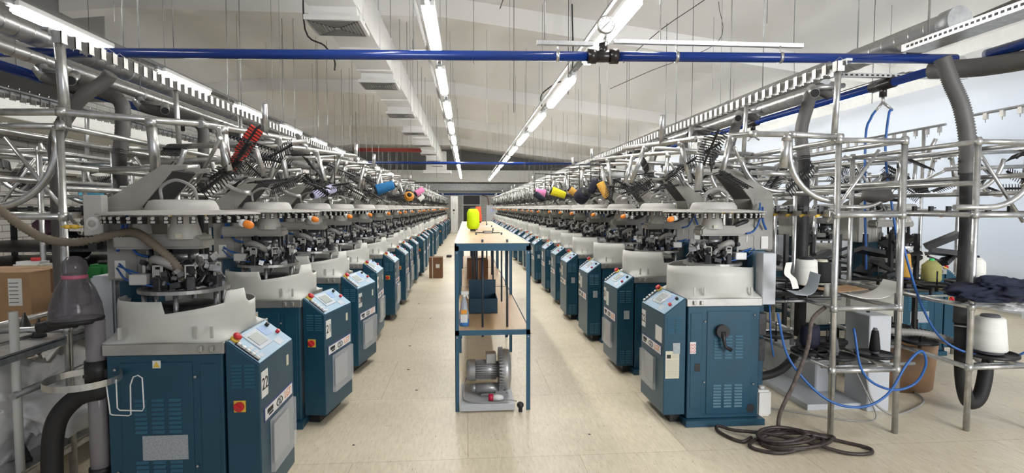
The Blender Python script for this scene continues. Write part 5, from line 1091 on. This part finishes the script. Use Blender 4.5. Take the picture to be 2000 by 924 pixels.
# coiled cable
random.seed(11); coil = MB(); cpts = []
def loop(cx_, cy_, rx, ry, a0, a1, n_, zb): return [(cx_ + rx * math.cos(a0 + (a1 - a0) * i / n_), cy_ + ry * math.sin(a0 + (a1 - a0) * i / n_), zb + 0.012 * math.sin(i * 0.9) + 0.012) for i in range(n_ + 1)]
cpts += loop(2.04, 3.34, 0.20, 0.13, 0.3, 2 * PI, 10, 0.012) + loop(2.02, 3.36, 0.17, 0.11, 0, 2 * PI, 10, 0.03) + loop(2.06, 3.33, 0.22, 0.12, 0, 2 * PI, 10, 0.02) + loop(1.98, 3.35, 0.15, 0.09, 0.1, 2 * PI, 9, 0.05)
cpts += [(2.30, 3.44, 0.013), (2.36, 3.40, 0.013), (2.30, 3.34, 0.02), (2.1, 3.25, 0.02), (1.9, 3.20, 0.013), (1.78, 3.25, 0.013), (1.76, 3.33, 0.013), (1.88, 3.40, 0.03), (2.0, 3.42, 0.04), (2.2, 3.42, 0.03), (2.38, 3.32, 0.013), (2.47, 3.22, 0.013), (2.42, 3.15, 0.013), (2.28, 3.17, 0.013), (2.10, 3.28, 0.04), (1.9, 3.42, 0.045), (1.75, 3.52, 0.03), (1.68, 3.60, 0.03), (1.66, 3.56, 0.013), (1.69, 3.44, 0.013), (1.74, 3.38, 0.013), (1.82, 3.42, 0.02)]
tag(MB().tube(spline(cpts, 6), 0.0115, 8).build('coiled_cable', mat('cable_brown', (0.045, 0.033, 0.03), 0.45, var=0.5, scale=30)), 'coiled dark brown cable lying on the floor before the end machine', 'cable')
jg = empty('white_jug', (2.12, 3.86, 0)); MB().box(-0.055, 0.055, -0.05, 0.05, 0, 0.19).build('jug_body', paper, jg, bevel=0.015, seg=2); MB().rod((0, 0, 0.19), (0, 0, 0.21), 0.02, 12).build('cap', paper, jg)
tag(jg, 'cream plastic jug on the floor against the end machine', 'jug')
hose('black_floor_hose', [(2.0, 4.0, 0.25), (2.15, 4.0, 0.23), (2.35, 4.02, 0.27), (2.5, 4.05, 0.40), (2.58, 4.1, 0.55)], 0.032, black_r, 'black hose leaving the end machine near the floor')
t = empty('tension_ball', (3.62, 4.72, 1.60)); bm_ = MB().lathe([(0, 0.10), (0.05, 0.093), (0.10, 0.05), (0.125, 0), (0.115, -0.035), (0.06, -0.06), (0, -0.065)], (0, 0, 0), 24).build('grey_dome', hose_g, t)
MB().rod((0.1, 0, -0.03), (0.25, 0.0, -0.04), 0.015, 8).rod((0, 0, -0.06), (0.02, 0, -0.12), 0.02, 8).build('arm', black, t); MB().rod((0, 0, 0.1), (0.03, 0, 0.18), 0.012, 8).build('stem', galv, t)
tag(t, 'rounded dark grey dome cover hanging behind the blue hoses', 'dome cover')
dk = MB(); random.seed(9)
for k in range(46):
    x, y, z = random.uniform(2.9, 4.4), random.uniform(4.75, 5.3), random.uniform(0.75, 1.22); s_ = random.uniform(0.02, 0.07)
    dk.box(x - s_ * 2, x + s_ * 2, y - s_, y + s_, z - s_ * 0.35, z + s_ * 0.35, Euler((random.uniform(-.4, .4), random.uniform(-.5, .5), random.uniform(-.6, .6))).to_matrix())
for k in range(6): x = 2.95 + k * 0.26; dk.box(x, x + 0.03, 5.0, 5.04, 0.0, 1.25)
dk.box(2.85, 4.45, 4.95, 5.1, 0.70, 0.74).box(2.85, 4.45, 4.95, 5.1, 0.2, 0.24)
tag(dk.build('feeder_mechanism', black), 'dark tangle of yarn feeder mechanisms behind the low trays', 'feeder mechanism', kind='stuff')
cr = MB().box(3.10, 4.05, 4.90, 4.93, 0.42, 0.80).box(3.12, 3.16, 4.93, 4.97, 0.0, 0.8).box(4.0, 4.04, 4.93, 4.97, 0.0, 0.8)
tag(cr.build('cream_panel', mat('cream_panel_paint', (0.45, 0.44, 0.38), 0.5)), 'cream sheet metal panel with bolt holes above the brown bin', 'panel'); MB().rod((3.72, 4.893, 0.66), (3.72, 4.9, 0.66), 0.012, 12).build('bolt_hole', ink, bpy.data.objects['cream_panel'])

gh = MB().tube(spline([(-2.04, 3.46, 2.27), (-2.08, 3.46, 2.22), (-2.20, 3.42, 2.10), (-2.34, 3.45, 1.9), (-2.38, 3.5, 1.7), (-2.38, 3.5, 1.0), (-2.36, 3.5, 0.85)], 6), 0.038, 14)
tag(gh.build('slanted_grey_hose', hose_g), 'thick grey hose slanting down just behind the first frame post on brick side', 'hose')

random.seed(21)
for i, (x, y) in enumerate(((-0.72, 3.55), (-0.55, 5.2), (-0.62, 6.1), (-0.42, 4.6), (0.75, 6.6), (0.8, 3.6), (-0.5, 7.6), (-0.75, 8.8))):
    n_ = 9; r_ = random.uniform(0.006, 0.014); m = MB(); pts = [(x + r_ * random.uniform(0.6, 1.7) * math.cos(2 * PI * k / n_), y + r_ * random.uniform(0.5, 1.2) * math.sin(2 * PI * k / n_)) for k in range(n_)]
    m.prism(pts, 'z', 0.0, 0.003)
    tag(m.build('lint_scrap', mat('lint_grey', (0.06, 0.055, 0.05), 0.9) if 'lint_grey' not in MAT else MAT['lint_grey']), f'tiny dark lint scrap on the floor {["before the second brick side machine", "beside the table front, brick side", "two machines along, brick side of the table", "near the table leg, brick side", "between the table and the curtain side machines", "in front of the table, curtain side", "far beside the middle table", "by the carton side of the aisle"][i]}', 'lint scrap', 'lint scraps on the floor')
